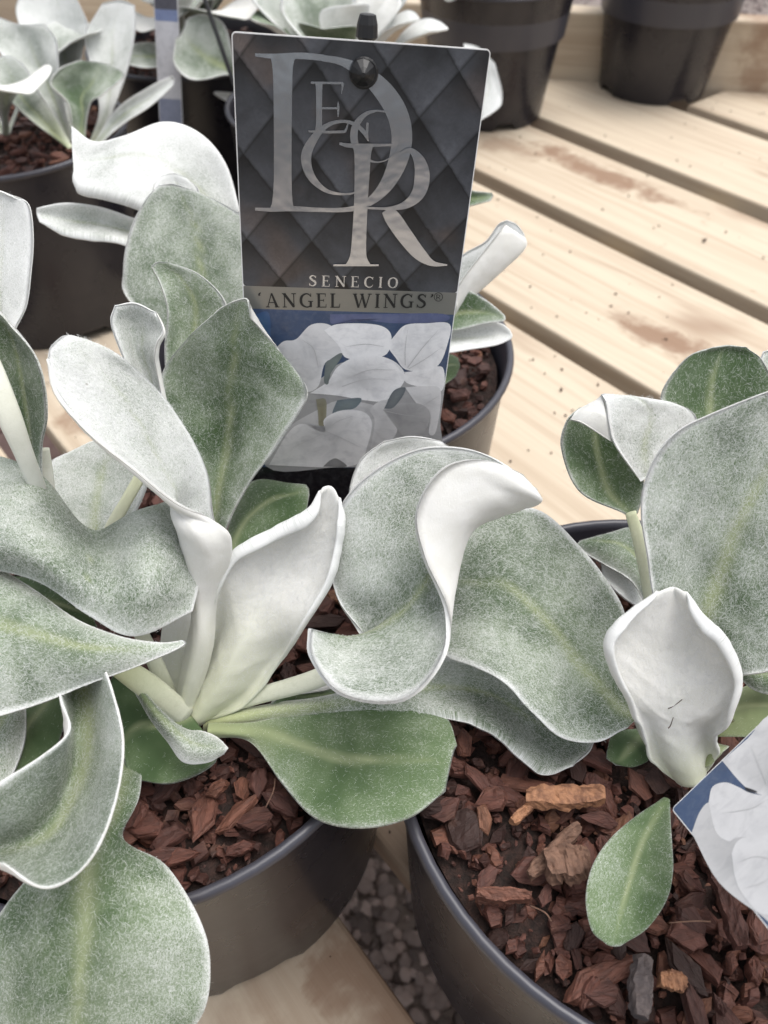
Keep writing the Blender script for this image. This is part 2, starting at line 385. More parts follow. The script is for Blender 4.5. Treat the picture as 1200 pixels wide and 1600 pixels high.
    def both(x, ringv): return np.concatenate([x.ravel(), x.ravel(), ringv if np.ndim(ringv) else np.full(nr_, ringv)])
    one = np.ones_like(dist)
    zone = -0.09 - 0.18 * np.exp(-(V / (0.24 * np.maximum(width, .004))) ** 2) * np.clip(1.15 - fr, 0, 1)
    A['felt'] = both(felt * one + (zone if not under else 0), felt + 0.12); A['edge'] = both(edge, 0.7 * edge_gain); A['rib'] = both(rib, 0.0)
    A['lime'] = both(limev, limev[ri_[:, 0], ri_[:, 1]])
    A['under'] = np.concatenate([np.zeros(nT), np.ones(nT), np.full(nr_, 0.14 * min(1.0, felt * 2.2))])
    gr = np.stack([U * 1000 + 0 * V, V * 1000, 0 * V + seed % 97, 1 + 0 * V], -1).reshape(-1, 4)
    A['grain'] = np.concatenate([gr, gr + [0, 0, 11, 0], gr[flat]])
    fm = [0] * len(faces)
    # ---- wool: short curled hairs lying on the blade, denser at the margin
    if wool > 0:
        a1 = P[1:, :-1] - P[:-1, :-1]; a2 = P[:-1, 1:] - P[:-1, :-1]
        area = np.linalg.norm(np.cross(a1, a2), axis=2)
        dens = 2.1e6 * wool
        lenk = 0.45 + 0.75 * min(1.0, felt / 0.5)
        nh = int(min(22000, area.sum() * dens * (0.22 + 1.55 * min(felt, .8))))
        wgt = area * (0.8 + 0.4 * edge[:-1, :-1])
        if limev.max() > 0: wgt = wgt * (1 - 0.95 * np.clip(limev[:-1, :-1] * 1.6, 0, 1))
        wgt = wgt.ravel() / wgt.sum()
        def hairs(nh, side, lift, lenm):
            pick = rng.choice(area.size, nh, p=wgt); pi, pj = np.divmod(pick, m - 1)
            fu, fv = rng.random((nh, 1)), rng.random((nh, 1))
            base = (P[pi, pj] * (1 - fu) * (1 - fv) + P[pi + 1, pj] * fu * (1 - fv) + P[pi, pj + 1] * (1 - fu) * fv + P[pi + 1, pj + 1] * fu * fv)
            nn = Nn[pi, pj] * side; t1 = a1[pi, pj]; t1 = t1 / (np.linalg.norm(t1, axis=1, keepdims=True) + 1e-9)
            t2 = np.cross(nn, t1)
            ang = rng.normal(0.3, 1.0, (nh, 1)) + rng.integers(0, 2, (nh, 1)) * np.pi
            ln = rng.uniform(0.5, 1.3, (nh, 1)) * lenm * np.clip(np.minimum(dist[pi, pj], su[pi] + .0003) / 0.003, 0.15, 1)[:, None]; cu = rng.normal(0, 1.1, (nh, 1))
            base = base + nn * (th[pi, pj][:, None] + 0.00003)
            pts = []; pos = base.copy()
            K = 3
            for k in range(K):
                s = k / (K - 1)
                pts.append(pos + nn * (lift * math.sin(math.pi * min(s, 0.85)) * rng.uniform(0.4, 1.3, (nh, 1))))
                a_ = ang + cu * (s - 0.3)
                dv = np.cos(a_) * t1 + np.sin(a_) * t2
                pos = pos + dv * ln / (K - 1)
            sd = np.cross(nn, dv); sd /= (np.linalg.norm(sd, axis=1, keepdims=True) + 1e-9)
            hv = []
            for k in range(K):
                wdt = (0.000015 + 0.000028 * min(felt, .8)) * (1 - 0.55 * k / (K - 1))
                hv.append(pts[k] + sd * wdt); hv.append(pts[k] - sd * wdt)
            return np.stack(hv, 1).reshape(-1, 3), nh, K
        allh = [hairs(nh, 1 if not under else -1, 0.00026, 0.0018 * lenk)]
        if not under: allh.append(hairs(max(50, nh // 6), -1, 0.00020, 0.0016))
        off = len(verts); hv_all = []
        for hv, cnt, K in allh:
            b0 = off + np.arange(cnt)[:, None] * (2 * K)
            for k in range(K - 1):
                qd = np.concatenate([b0 + 2 * k, b0 + 2 * k + 1, b0 + 2 * k + 3, b0 + 2 * k + 2], 1)
                faces += qd.tolist(); fm += [1] * cnt
            hv_all.append(hv); off += len(hv)
        hv = np.concatenate(hv_all); verts = np.concatenate([verts, hv])
        for k in A:
            pad = np.zeros((len(hv), 4)) if A[k].ndim == 2 else np.zeros(len(hv))
            A[k] = np.concatenate([A[k], pad])
    o = mesh('leaf', verts, faces, None, plant, True, A, fm, [M_LEAF, M_WOOL])
    if label: o['label'] = label
    return o
def petiole(parent, pts, widths, mode='d', lime=0.6, felt=0.7, flat=0.6, under=0.8, name='petiole'):
    """tapering fleshy stalk through pixel points; widths in mm"""
    f = atd if mode == 'd' else (ath if mode == 'h' else (lambda x, y, z: np.array([x, y, z])))
    n = 8 * (len(pts) - 1) + 1
    C = catmull(np.array([f(*p) for p in pts]), n); W = catmull(np.array(widths, float)[:, None], n)[:, 0] / 2000
    T = np.gradient(C, axis=0); T /= np.linalg.norm(T, axis=1, keepdims=True)
    view = CAM - C; view /= np.linalg.norm(view, axis=1, keepdims=True)
    sd = np.cross(T, view); sd /= np.linalg.norm(sd, axis=1, keepdims=True); nn = np.cross(sd, T)
    k = 14; verts = []; faces = []
    for i in range(n):
        for j in range(k):
            a = 2 * math.pi * j / k
            gx = math.cos(a); gy = math.sin(a) * flat
            if math.sin(a) > 0.3: gy -= 0.22 * flat * (1 - abs(gx))          # channel along the upper side
            verts.append(C[i] + W[i] * (gx * sd[i] + gy * nn[i]))
    for i in range(n - 1):
        for j in range(k):
            a, b = i * k + j, i * k + (j + 1) % k
            faces.append([a, b, b + k, a + k])
    faces.append(list(range(k))[::-1]); faces.append(list(range((n - 1) * k, n * k)))
    m = len(verts); s = np.repeat(np.linspace(0, 1, n), k)
    A = {'felt': np.full(m, felt), 'edge': np.zeros(m), 'rib': np.zeros(m), 'lime': lime * (1 - 0.6 * s), 'under': np.full(m, under),
         'grain': np.stack([np.repeat(np.arange(n), k) * 1.0, np.tile(np.arange(k), n) * 0.4, np.zeros(m), np.ones(m)], 1)}
    return mesh(name, verts, faces, M_LEAF, parent, True, A)

# ------------------------------------------------------------------ pots, mulch
POT_H, POT_R, POT_B = 0.15, 0.095, 0.070
def lathe(profile, k=72):
    verts = []; faces = []
    for r, z in profile:
        for j in range(k):
            a = 2 * math.pi * j / k; verts.append((r * math.cos(a), r * math.sin(a), z))
    for i in range(len(profile) - 1):
        for j in range(k):
            a, b = i * k + j, i * k + (j + 1) % k
            faces.append([a, b, b + k, a + k])
    return verts, faces
_potmesh = {}
def pot_meshes(kind):
    if kind in _potmesh: return _potmesh[kind]
    pb = 0.085 if kind == 'plain' else 0.071; rt = POT_R - 0.004 if kind == 'collared' else POT_R - 0.0014
    rr = lambda z: pb + (rt - pb) * z / POT_H
    top = 0.098 if kind == 'collared' else 0.1458; k = 72; D = {}
    v, fc = lathe([(0.004, 0.006), (pb - 0.006, 0.006), (pb - 0.003, 0.004), (pb - 0.0015, 0.0), (pb, 0.0), (pb + 0.0008, 0.003), (rr(top / 2), top / 2), (rr(top), top)])
    v = [list(p) for p in v]
    for j in range(k):                                # drainage notches round the foot
        if (j % 18) in (0, 1, 2, 3):
            for ring in (3, 4, 5): v[ring * k + j][2] += 0.008
    D['wall'] = (v, fc, M_POT)
    if kind == 'collared':
        v, fc = lathe([(rr(.098), .0975), (rr(.1) + .0028, .0985), (rr(.1) + .0034, .100), (rr(.125) + .0036, .125), (POT_R - 0.0006, 0.1455)])
        D['collar'] = (v, fc, M_POT)
    v, fc = lathe([(POT_R - 0.0014, 0.1455), (POT_R + 0.0006, 0.1462), (POT_R + 0.0014, 0.148), (POT_R + 0.0006, 0.1497), (POT_R - 0.0008, 0.1502), (POT_R - 0.0022, 0.1494), (POT_R - 0.0028, 0.1470), (POT_R - 0.0042, 0.12), (POT_R - 0.007, 0.095)])
    D['rim'] = (v, fc, M_RIM)
    for n in list(D):
        v, fc, mt = D[n]; me = bpy.data.meshes.new(n); me.from_pydata(v, [], fc); me.materials.append(mt)
        me.polygons.foreach_set('use_smooth', [True] * len(me.polygons)); D[n] = me
    _potmesh[kind] = D; return D
def make_pot(x, y, label, rz=0.0, kind='plain'):
    o = empty('plant_pot', (x, y, 0), label, 'pot', 'black plastic plant pots on the bench'); o.rotation_euler.z = rz
    for n, me in pot_meshes(kind).items(): link(bpy.data.objects.new(n, me), o)
    return o
def chip_mesh(seed, L, W, T):
    r = random.Random(seed); k = r.choice((5, 6, 6, 7))
    top = []; bot = []
    for j in range(k):
        a = 2 * math.pi * (j + r.uniform(-.3, .3)) / k; rad = r.uniform(.72, 1.12)
        x, y = L / 2 * math.cos(a) * rad, W / 2 * math.sin(a) * rad
        top.append((x * r.uniform(.72, .95), y * r.uniform(.7, .95), T / 2 * r.uniform(.5, 1.2) + r.uniform(-.1, .1) * T))
        bot.append((x, y, -T / 2 * r.uniform(.4, 1.1)))
    mid = [((a[0] + b[0]) / 2 * r.uniform(1.02, 1.15), (a[1] + b[1]) / 2 * r.uniform(1.02, 1.15), r.uniform(-.2, .25) * T) for a, b in zip(top, bot)]
    v = top + mid + bot + [(r.uniform(-.1, .1) * L, r.uniform(-.1, .1) * W, T * r.uniform(.45, .75))]
    c = len(v) - 1; f = []
    for j in range(k):
        j2 = (j + 1) % k
        f += [[j, j2, c], [k + j, k + j2, j2, j], [2 * k + j, 2 * k + j2, k + j2, k + j]]
    f.append([2 * k + j for j in range(k)][::-1])
    import bmesh
    me = bpy.data.meshes.new('bark_chip'); me.from_pydata(v, [], f); me.materials.append(M_BARK)
    bm = bmesh.new(); bm.from_mesh(me)
    bmesh.ops.subdivide_edges(bm, edges=bm.edges[:], cuts=2, use_grid_fill=True, smooth=0.0)
    bm.normal_update()
    for w in bm.verts:
        fib = math.sin(w.co.y * 5200 + 2.2 * math.sin(w.co.x * 700) + seed) * .5 + r.uniform(-.6, .6)
        w.co += w.normal * (T * .11 * fib)
    bm.to_mesh(me); bm.free()
    return me
CHIPS = []
for s in range(22):
    r = random.Random(s + 40); t = s % 6
    if t < 3: d = (r.uniform(.010, .016), r.uniform(.007, .011), r.uniform(.0018, .0036))
    elif t == 3: d = (r.uniform(.018, .027), r.uniform(.004, .008), r.uniform(.002, .0038))
    elif t == 4: d = (r.uniform(.007, .010), r.uniform(.005, .007), r.uniform(.003, .005))
    else: d = (r.uniform(.014, .019), r.uniform(.009, .013), r.uniform(.003, .006))
    CHIPS.append(chip_mesh(s, *d))
def make_mulch(x, y, n, label, seed, level=0.1355, keep=None):
    o = empty('bark_mulch', (x, y, level), label, 'mulch', 'bark mulch in the pots')
    r = random.Random(seed); rad = POT_R - 0.0058
    v = []; f = []; k = 48; rings = 14
    for i in range(rings + 1):
        for j in range(k):
            a = 2 * math.pi * j / k; q = rad * i / rings
            v.append((q * math.cos(a), q * math.sin(a), 0.0022 * math.sin(q * 190 + 3 * math.sin(a * 3 + seed)) * math.cos(a * 5 + seed) + r.uniform(-.001, .001)))
    for i in range(rings):
        for j in range(k):
            a, b = i * k + j, i * k + (j + 1) % k; f.append([a, b, b + k, a + k])
    mesh('soil', v, f, M_SOIL, o, True, rel=False)
    # fines: a bed of small flakes and crumbs under the chips
    fv = []; ff = []; tone = []
    for i in range(int(n * 8)):
        q = rad * math.sqrt(r.random()) * 0.985; a = r.uniform(0, 6.283)
        L_ = r.uniform(.0012, .004) if i % 2 else r.uniform(.004, .0105); W_ = L_ * r.uniform(.4, .8); T_ = min(W_ * r.uniform(.35, .7), .003)
        c = Vector((q * math.cos(a), q * math.sin(a), r.uniform(.0005, .0050) + (.001 if i % 2 else 0)))
        M = Euler((r.gauss(0, .4), r.gauss(0, .4), r.uniform(0, 6.28))).to_matrix(); b = len(fv); k = r.choice((4, 5, 6)); tn = r.random() * .8
        for z_, sc in ((.5, .8), (0, 1.0), (-.5, .85)):
            for j in range(k):
                an = 6.283 * j / k + r.uniform(-.3, .3); rr = r.uniform(.7, 1.1)
                fv.append(c + M @ Vector((L_ / 2 * sc * rr * math.cos(an), W_ / 2 * sc * rr * math.sin(an), T_ * z_ * r.uniform(.7, 1.2)))); tone.append(tn)
        for t in range(2):
            for j in range(k): ff.append([b + t * k + (j + 1) % k, b + t * k + j, b + t * k + k + j, b + t * k + k + (j + 1) % k])
        ff.append([b + j for j in range(k)])
    fo = mesh('bark_fines', [tuple(p) for p in fv], ff, M_BARK, o, False, {'tone': tone}, rel=False); fo['kind'] = 'stuff'
    for i in range(n):
        me = CHIPS[r.randrange(len(CHIPS))]
        q = (rad - .0045) * math.sqrt((i + r.random()) / n); a = i * 2.39996 + r.uniform(-.5, .5)
        px, py = q * math.cos(a), q * math.sin(a)
        if keep and not keep(x + px, y + py, r): continue
        c = bpy.data.objects.new('bark_chip', me); link(c, o)
        c.location = (px, py, r.uniform(0.0040, 0.0095))
        c.rotation_euler = (r.gauss(0, .24) + (math.pi if r.random() < .3 else 0), r.gauss(0, .24), r.uniform(0, 6.28))
        s = r.uniform(.7, 1.18); c.scale = (s, s * r.uniform(.85, 1.15), s)
    return o

# ------------------------------------------------------------------ ground under and beyond the bench
GZ = -0.40
gv = [(-6, -4, GZ), (6, -4, GZ), (6, 14, GZ), (-6, 14, GZ)]
ground = tag(mesh('ground', gv, [[0, 1, 2, 3]], M_GROUND, None, False), None, None, None, 'structure')
def gravel():
    r = random.Random(5); v = []; f = []; tones = []
    spots = [(atz(px, py, GZ), w) for px, py, w in ((600, 1420, .20), (660, 1560, .2), (560, 1380, .15), (1150, 10, .5))]
    for i in range(5200):
        (c, w) = spots[r.randrange(len(spots))]
        x, y = c[0] + r.gauss(0, w), c[1] + r.gauss(0, w); s = r.uniform(.003, .0085); b = len(v); tn = r.random()
        M = Euler((r.uniform(-.4, .4), r.uniform(-.4, .4), r.uniform(0, 6))).to_matrix(); k = 7
        for z, q in ((-.4, .8), (.15, 1.0), (.55, .55)):
            for j in range(k):
                a = 6.283 * j / k; p = M @ Vector((s * q * math.cos(a) * r.uniform(.8, 1.1) * 1.2, s * q * math.sin(a) * r.uniform(.8, 1.1), s * z))
                v.append((x + p.x, y + p.y, GZ + s * .3 + p.z)); tones.append(tn)
        for t in range(2):
            for j in range(k):
                a0, b0 = b + t * k + j, b + t * k + (j + 1) % k; f.append([a0, b0, b0 + k, a0 + k])
        f.append([b + 2 * k + j for j in range(k)])
    o = mesh('gravel', v, f, M_STONE, None, True, {'tone': tones})
    tag(o, 'loose grey gravel on the ground seen between the bench slats', 'gravel', None, 'stuff')
gravel()
pc = atz(95, 690, GZ)
def box(cx, cy, z0, z1, lx, ly, rz=0.0, bev=0.002):
    """bevelled block: verts, faces (local)"""
    v = []; f = []
    prof = [(bev, z0), (0, z0 + bev), (0, z1 - bev), (bev * .3, z1 - bev * .3), (bev, z1)]
    for ins, z in prof:
        for sx, sy in ((-1, -1), (1, -1), (1, 1), (-1, 1)):
            v.append((sx * (lx / 2 - ins), sy * (ly / 2 - ins), z))
    for i in range(len(prof) - 1):
        for j in range(4):
            a, b = i * 4 + j, i * 4 + (j + 1) % 4; f.append([a, b, b + 4, a + 4])
    f.append([3, 2, 1, 0]); t = (len(prof) - 1) * 4; f.append([t, t + 1, t + 2, t + 3])
    c, s = math.cos(rz), math.sin(rz)
    return [(cx + x * c - y * s, cy + x * s + y * c, z) for x, y, z in v], f
for i in range(-2, 3):
    for j in range(-2, 3):
        v, f = box(0, 0, -0.006, 0.012, 0.196, 0.096)
        p = mesh('paver', v, f, M_PAVER, ground, False, rel=False)
        a = R_(28); dx, dy = i * 0.2 + (j % 2) * 0.1, j * 0.1
        p.location = (pc[0] + dx * math.cos(a) - dy * math.sin(a), pc[1] + dx * math.sin(a) + dy * math.cos(a), GZ); p.rotation_euler.z = a

# ------------------------------------------------------------------ slatted bench (slats run at -49 degrees)
SA = R_(-50.5); su_ = np.array([math.cos(SA), math.sin(SA)]); sn_ = np.array([-su_[1], su_[0]])
bench = empty('slatted_bench', (0, 0.5, GZ), 'long display bench of pale pine slats with a raised wooden rail', 'bench')
SLATS = [(-0.63, -0.48), (-0.45, -0.292), (-0.265, -0.125), (-0.098, 0.052), (0.088, 0.262), (0.288, 0.463), (0.482, 0.638), (0.664, 0.808), (0.838, 1.000), (1.025, 1.18), (1.205, 1.36)]
RAIL_A, RAIL_B = atz(870, 128, 0)[:2], atz(1200, 150, 0)[:2]
rd = (RAIL_B - RAIL_A) / np.linalg.norm(RAIL_B - RAIL_A); rn = np.array([-rd[1], rd[0]])
def along_limits(n0, n1):                            # a slat ends where the rail stands
    nm = (n0 + n1) / 2; lo, hi = -1.35, 0.95
    base = sn_ * nm
    den = np.dot(su_, rn); t = np.dot(RAIL_A - base, rn) / den
    return (max(lo, t - 0.012) if den < 0 else lo), hi
for n0, n1 in SLATS:
    a, b = along_limits(n0, n1)
    if a > b - .1: continue
    v, f = box(0, 0, -0.022, 0.0, b - a, n1 - n0, 0, 0.0025)
    c = su_ * (a + b) / 2 + sn_ * (n0 + n1) / 2
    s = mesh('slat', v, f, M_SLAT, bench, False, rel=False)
    s.location = (c[0] - bench.location.x, c[1] - bench.location.y, -GZ - random.uniform(0, .0015)); s.rotation_euler.z = SA
for t in (-1.0, -0.42, 0.33, 0.80):                  # bearers under the slats
    v, f = box(0, 0, -0.095, -0.0245, 0.045, 1.75, 0, 0.003)
    c = su_ * t + sn_ * 0.30
    s = mesh('bearer', v, f, M_BEAM, bench, False, rel=False)
    s.location = (c[0], c[1] - .5, -GZ); s.rotation_euler.z = SA
for off, z0, z1 in ((0.012, -0.07, 0.084),):
    c = (RAIL_A + RAIL_B) / 2 + rn * (off + 0.018)
    v, f = box(0, 0, z0, z1, 2.6, 0.036, 0, 0.003)
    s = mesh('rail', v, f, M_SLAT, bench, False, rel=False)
    s.location = (c[0], c[1] - .5, -GZ); s.rotation_euler.z = math.atan2(rd[1], rd[0])
for sx, sn in ((-1.0, -0.45), (0.80, -0.45), (-1.0, 1.0), (0.80, 1.0)):
    v, f = box(0, 0, 0, -GZ - 0.0255, 0.06, 0.06, 0, 0.003)
    c = su_ * (sx + .055) + sn_ * sn
    s = mesh('leg', v, f, M_BEAM, bench, False, rel=False); s.location = (c[0], c[1] - .5, 0); s.rotation_euler.z = SA
def crumbs():
    r = random.Random(11); v = []; f = []
    for i in range(260):
        px, py = r.uniform(640, 1250), r.uniform(120, 780)
        if r.random() < .15: px, py = r.uniform(0, 700), r.uniform(560, 1600)
        c = atz(px, py, 0); n = float(np.dot(c[:2], sn_))
        if not any(a + .006 < n < b - .006 for a, b in SLATS): continue
        if np.dot(c[:2] - RAIL_A, rn) > -.01: continue
        s = r.uniform(.0004, .0013) * (2.2 if r.random() < .07 else 1); b = len(v)
        M = Euler((r.uniform(0, 6), r.uniform(0, 6), r.uniform(0, 6))).to_matrix()
        for p in ((1.4, 0, 0), (-1.3, .2, 0), (0, 1, 0), (.1, -.9, 0), (0, 0, .8), (.2, 0, -.8)):
            p = M @ (Vector(p) * s); v.append((c[0] + p.x, c[1] + p.y, max(p.z + s * .6, -.001)))
        for t in ((0, 2, 4), (2, 1, 4), (1, 3, 4), (3, 0, 4), (2, 0, 5), (1, 2, 5), (3, 1, 5), (0, 3, 5)): f.append([b + j for j in t])
    tag(mesh('soil_crumbs', v, f, M_CRUMB, None, False), 'scattered dark soil crumbs on the pale bench slats', 'soil', None, 'stuff')
crumbs()

# ------------------------------------------------------------------ pots and mulch in place
P1 = (-0.088, 0.159); P2 = (0.098, 0.122); P3 = (-0.028, 0.344); P4 = (-0.300, 0.635); P5 = (-0.190, 0.840)
P6 = (0.135, 1.090); P7 = (0.375, 1.178); P8 = (-0.036, 0.690)
make_pot(*P1, 'shiny black pot of the plant with the tall quilted name label', .3)
make_pot(*P2, 'black pot holding the lone oval leaf on red bark chips', .9)
make_pot(*P3, 'black pot standing behind the tall quilted name label', .1)
make_pot(*P4, 'black pot of the plant with the blurred narrow white label beside it', .5)
make_pot(*P5, 'dark pot half hidden behind a round grey leaf and a thin black stake', .2)
make_pot(*P6, 'black pot with a plant, standing beside the bare pot near the rail', -1.45, 'collared')
make_pot(*P7, 'black pot in front of the wooden rail, its top out of view', -1.40, 'collared')
make_pot(*P8, 'black pot hidden behind the quilted label, its pale leaves above the card', .7)
def thin_front(x, y, r):                              # barer dark soil at the front left of this pot
    c = atz(790, 1480, .14); d = math.hypot(x - c[0], y - c[1]); return d > .014 or r.random() < .3
make_mulch(*P1, 290, 'dark red bark mulch round the stems below the tall quilted label', 1)
make_mulch(*P2, 298, 'red bark mulch with a pale splinter beside the lone oval leaf', 2, keep=thin_front)
make_mulch(*P3, 160, 'red bark mulch in the pot behind the quilted label', 3, 0.132)
make_mulch(*P4, 120, 'rusty bark mulch in the pot beside the blurred narrow label', 4, 0.137)
make_mulch(*P5, 60, 'dark bark mulch in the pot below the round grey leaf', 5)
make_mulch(*P6, 60, 'bark mulch in the collared pot left of the rail pot', 6)
make_mulch(*P8, 60, 'bark mulch in the pot hidden by the quilted label', 8)
def special_chip(name, px, py, px2, py2, wmm, tmm, mat, label, h=-0.45, seed=3):
    a, b = ath(px, py, h), ath(px2, py2, h); L = float(np.linalg.norm(b - a)); r = random.Random(seed)
    n = 7; v = []; f = []
    for i in range(n):
        s = i / (n - 1); w = wmm / 2000 * r.uniform(.75, 1.1) * (1 if 0 < i < n - 1 else .7); t = tmm / 2000 * r.uniform(.8, 1.15)
        for y, z in ((-w, -t), (w, -t), (w * .9, t * r.uniform(.6, 1)), (w * .2, t * 1.25), (-w * .85, t * r.uniform(.6, 1))):
            v.append(((s - .5) * L + r.uniform(-.03, .03) * L, y + r.uniform(-.1, .1) * w, z))
    for i in range(n - 1):
        for j in range(5): p, q = i * 5 + j, i * 5 + (j + 1) % 5; f.append([p, q, q + 5, p + 5])
    f.append([4, 3, 2, 1, 0]); f.append([(n - 1) * 5 + j for j in range(5)])
    o = mesh(name, v, f, mat, None, False); o.location = (a + b) / 2
    import bmesh
    bm = bmesh.new(); bm.from_mesh(o.data); bmesh.ops.recalc_face_normals(bm, faces=bm.faces[:])
    bmesh.ops.subdivide_edges(bm, edges=bm.edges[:], cuts=2, use_grid_fill=True); bm.normal_update()
    for w in bm.verts: w.co += w.normal * (tmm / 1000 * .10 * (math.sin(w.co.y * 6000 + 2 * math.sin(w.co.x * 600)) * .6 + r.uniform(-.7, .7)))
    bm.to_mesh(o.data); bm.free()
    o.rotation_euler = (r.uniform(-.2, .2), 0, math.atan2(b[1] - a[1], b[0] - a[0])); return tag(o, label, 'bark')
special_chip('wood_splinter', 822, 1245, 945, 1242, 7.5, 4, M_PALE, 'long pale orange wood splinter lying on the bark chips', .1, 4)
special_chip('wood_splinter', 800, 1285, 832, 1256, 3.5, 2.5, M_PALE, 'short orange splinter leaning against the long pale splinter', -.1, 5)
special_chip('bark_chunk', 852, 1350, 920, 1345, 11, 5, M_TAN, 'pale tan angular bark chunk beside the lone oval leaf', .0, 6)
special_chip('bark_chunk', 1005, 1495, 1000, 1590, 6.5, 4, M_GREY, 'dark grey rough bark strip below the lone oval leaf', .0, 7)
special_chip('bark_chunk', 1030, 1530, 1072, 1535, 5, 3.5, M_PALE, 'small light orange chunk beside the dark grey bark strip', .1, 8)
special_chip('bark_chunk', 828, 1368, 905, 1290, 4.5, 3, M_TAN, 'long brown bark strip behind the pale tan chunk', -.2, 9)
special_chip('bark_chunk', 1118, 1350, 1160, 1480, 6, 3.5, M_BARK, 'tall red bark strip standing by the white petal label', .0, 10)
special_chip('bark_chunk', 745, 1395, 830, 1400, 4.5, 3, M_BARK, 'knobbly brown bark stick pointing at the pale tan chunk', -.2, 12)
def straw(px, py, px2, py2, label, h=0.15):
    a, b = ath(px, py, h - .4), ath(px2, py2, h)
    o = petiole(None, [tuple(a), tuple((a + b) / 2 + np.array([.001, 0, .001])), tuple(b)], (.5, .45, .3), 'w', .3, .2, 1.0, .0, 'straw'); o.data.materials.clear(); o.data.materials.append(M_TAN); tag(o, label, 'straw'); return o
straw(1110, 1440, 1045, 1442, 'thin straw lying flat right of the lone oval leaf')
straw(828, 1415, 862, 1440, 'fine straw below the brown bark stick')
straw(415, 1262, 430, 1215, 'fine straw on the dark mulch below the green spreading leaf')

# ------------------------------------------------------------------ plant 1 (left front)
pl = empty('silver_leaf_plant', tuple(ath(300, 1125, -1.0)), 'felted silver plant with a long white trough leaf and an S-curled leaf', 'plant', 'silver leaved plants in pots')
# long white trough leaf
make_leaf(pl, [[(300,1110,26),(295,1113,25.7),(285,1115,25.6),(278,1110,25.8),(272,1102,26.2)],
 [(330,1010,25),(322,1012,24.6),(308,1010,24.4),(300,1000,24.8),(298,990,25.3)],
 [(338,940,24.6),(325,942,24.1),(306,935,23.9),(302,920,24.6),(318,905,25.5)],
 [(357,868,23.6),(325,878,23.1),(288,850,23.2),(292,830,24.4),(338,850,25.3)],
 [(345,828,22.9),(305,832,22.5),(272,806,23.0),(290,790,24.5),(330,795,25.0)],
 [(272,792,22.3),(262,780,22.8),(268,750,23.7),(290,738,24.3),(322,740,24.8)],
 [(200,728,21.8),(200,708,22.4),(218,675,23.0),(250,662,23.7),(296,680,24.4)],
 [(135,670,21.5),(140,645,21.9),(162,608,22.3),(195,590,23.1),(250,615,24.0)],
 [(88,612,21.4),(95,590,21.6),(118,560,21.8),(145,545,22.3),(190,560,23.0)],
 [(75,562,21.5),(78,548,21.6),(92,533,21.7),(105,526,21.9),(128,530,22.2)]], felt=.78, ref=(.85,.5), lime=.55, lime_len=.35, thick=.0007, rim=.8, roll=(1.5, 0), roll_r=.0010, nv=30, ribw=.0008)
# lobe behind it
make_leaf(pl, [[(262,720,26),(270,720,26.3),(282,720,26)],[(214,610,25.5),(236,612,26),(250,590,25.2)],[(186,545,25.3),(215,548,25.9),(247,545,24.8)],
 [(173,503,25.2),(212,506,25.8),(257,518,24.7)],[(180,478,25.2),(210,474,25.4),(243,488,24.9)]], felt=.72, roll=(0,1.6), roll_r=.0014)
# big green kite-shaped leaf
make_leaf(pl, [[(318,850,27),(324,851,27.1),(330,852,27.2),(336,852,27.1),(342,850,27)],[(300,775,27),(318,778,27.2),(335,778,27.4),(355,779,27.1),(378,775,26.8)],
 [(266,690,26.5),(310,700,27),(344,690,27.5),(390,702,26.8),(428,703,26)],[(252,612,26.3),(305,625,27),(354,610,26.7),(420,627,26.0),(466,645,25.7)],
 [(259,573,26.5),(310,556,26.2),(366,545,25.6),(428,577,25.5),(479,607,25.4)],[(300,522,25.9),(340,510,25.4),(377,502,25.0),(415,530,25.2),(443,556,25.5)],
 [(345,481,24.9),(365,471,24.6),(384,467,24.5),(388,478,24.5),(391,497,24.6)]], felt=.34, ribw=.0014, wave=.0010)
# tip leaf behind the kite leaf
make_leaf(pl, [[(262,620,28),(292,620,28.3),(335,600,28)],[(258,545,28),(297,535,28.5),(345,515,28)],[(262,490,28),(292,475,28.4),(352,472,28)],
 [(252,448,28),(274,433,28.2),(312,430,28)],[(237,416,28),(245,410,28),(260,409,28)]], felt=.34, lime=.2)
# cream inner leaf, back to us, margins rolled
make_leaf(pl, [[(290,1118,26),(296,1126,25.8),(303,1130,25.7),(311,1132,25.8),(320,1128,26)],[(315,1062,25.8),(326,1070,25.4),(342,1074,25.2),(358,1078,25.3),(378,1078,25.7)],
 [(345,985,25.5),(360,995,25.1),(380,1002,24.9),(400,1010,25),(428,1020,25.3)],[(352,905,24.5),(378,915,24.7),(405,930,24.9),(435,945,24.7),(472,968,24.4)],
 [(376,858,24.2),(402,865,24.6),(430,880,24.9),(468,892,24.7),(512,908,24.2)],[(430,826,24.1),(446,830,24.4),(465,840,24.6),(495,845,24.5),(528,850,24.1)],
 [(481,797,23.9),(488,798,24.2),(497,803,24.3),(513,803,24.3),(534,808,24)],[(501,768,23.9),(506,763,23.9),(513,761,24),(521,765,24),(529,778,24)]],
 felt=.95, under=True, lime=.75, lime_len=.6, roll=(-2.6,-2.2), roll_r=.0023, thick=.0007, rim=.8, wool=.7, ribw=.0012, vein=.00028)
# cream sheath of the heart
make_leaf(pl, [[(268,1120,26.8),(285,1125,26.6),(305,1120,26.8)],[(252,1050,27),(290,1055,26.5),(345,1050,27)],[(255,975,27.2),(298,975,26.8),(350,970,27.2)],[(275,930,27.3),(305,925,27.2),(335,930,27.3)]], felt=.9, under=True, lime=.8, lime_len=.9, wool=.15)
make_leaf(pl, [[(300,1120,27),(320,1122,26.9),(335,1118,27)],[(340,1050,27.4),(372,1052,27.2),(405,1045,27.4)],[(365,990,27.6),(400,990,27.5),(445,985,27.6)],[(400,960,27.7),(425,955,27.7),(460,962,27.7)]], felt=.9, under=True, lime=.8, lime_len=.9, wool=.15)
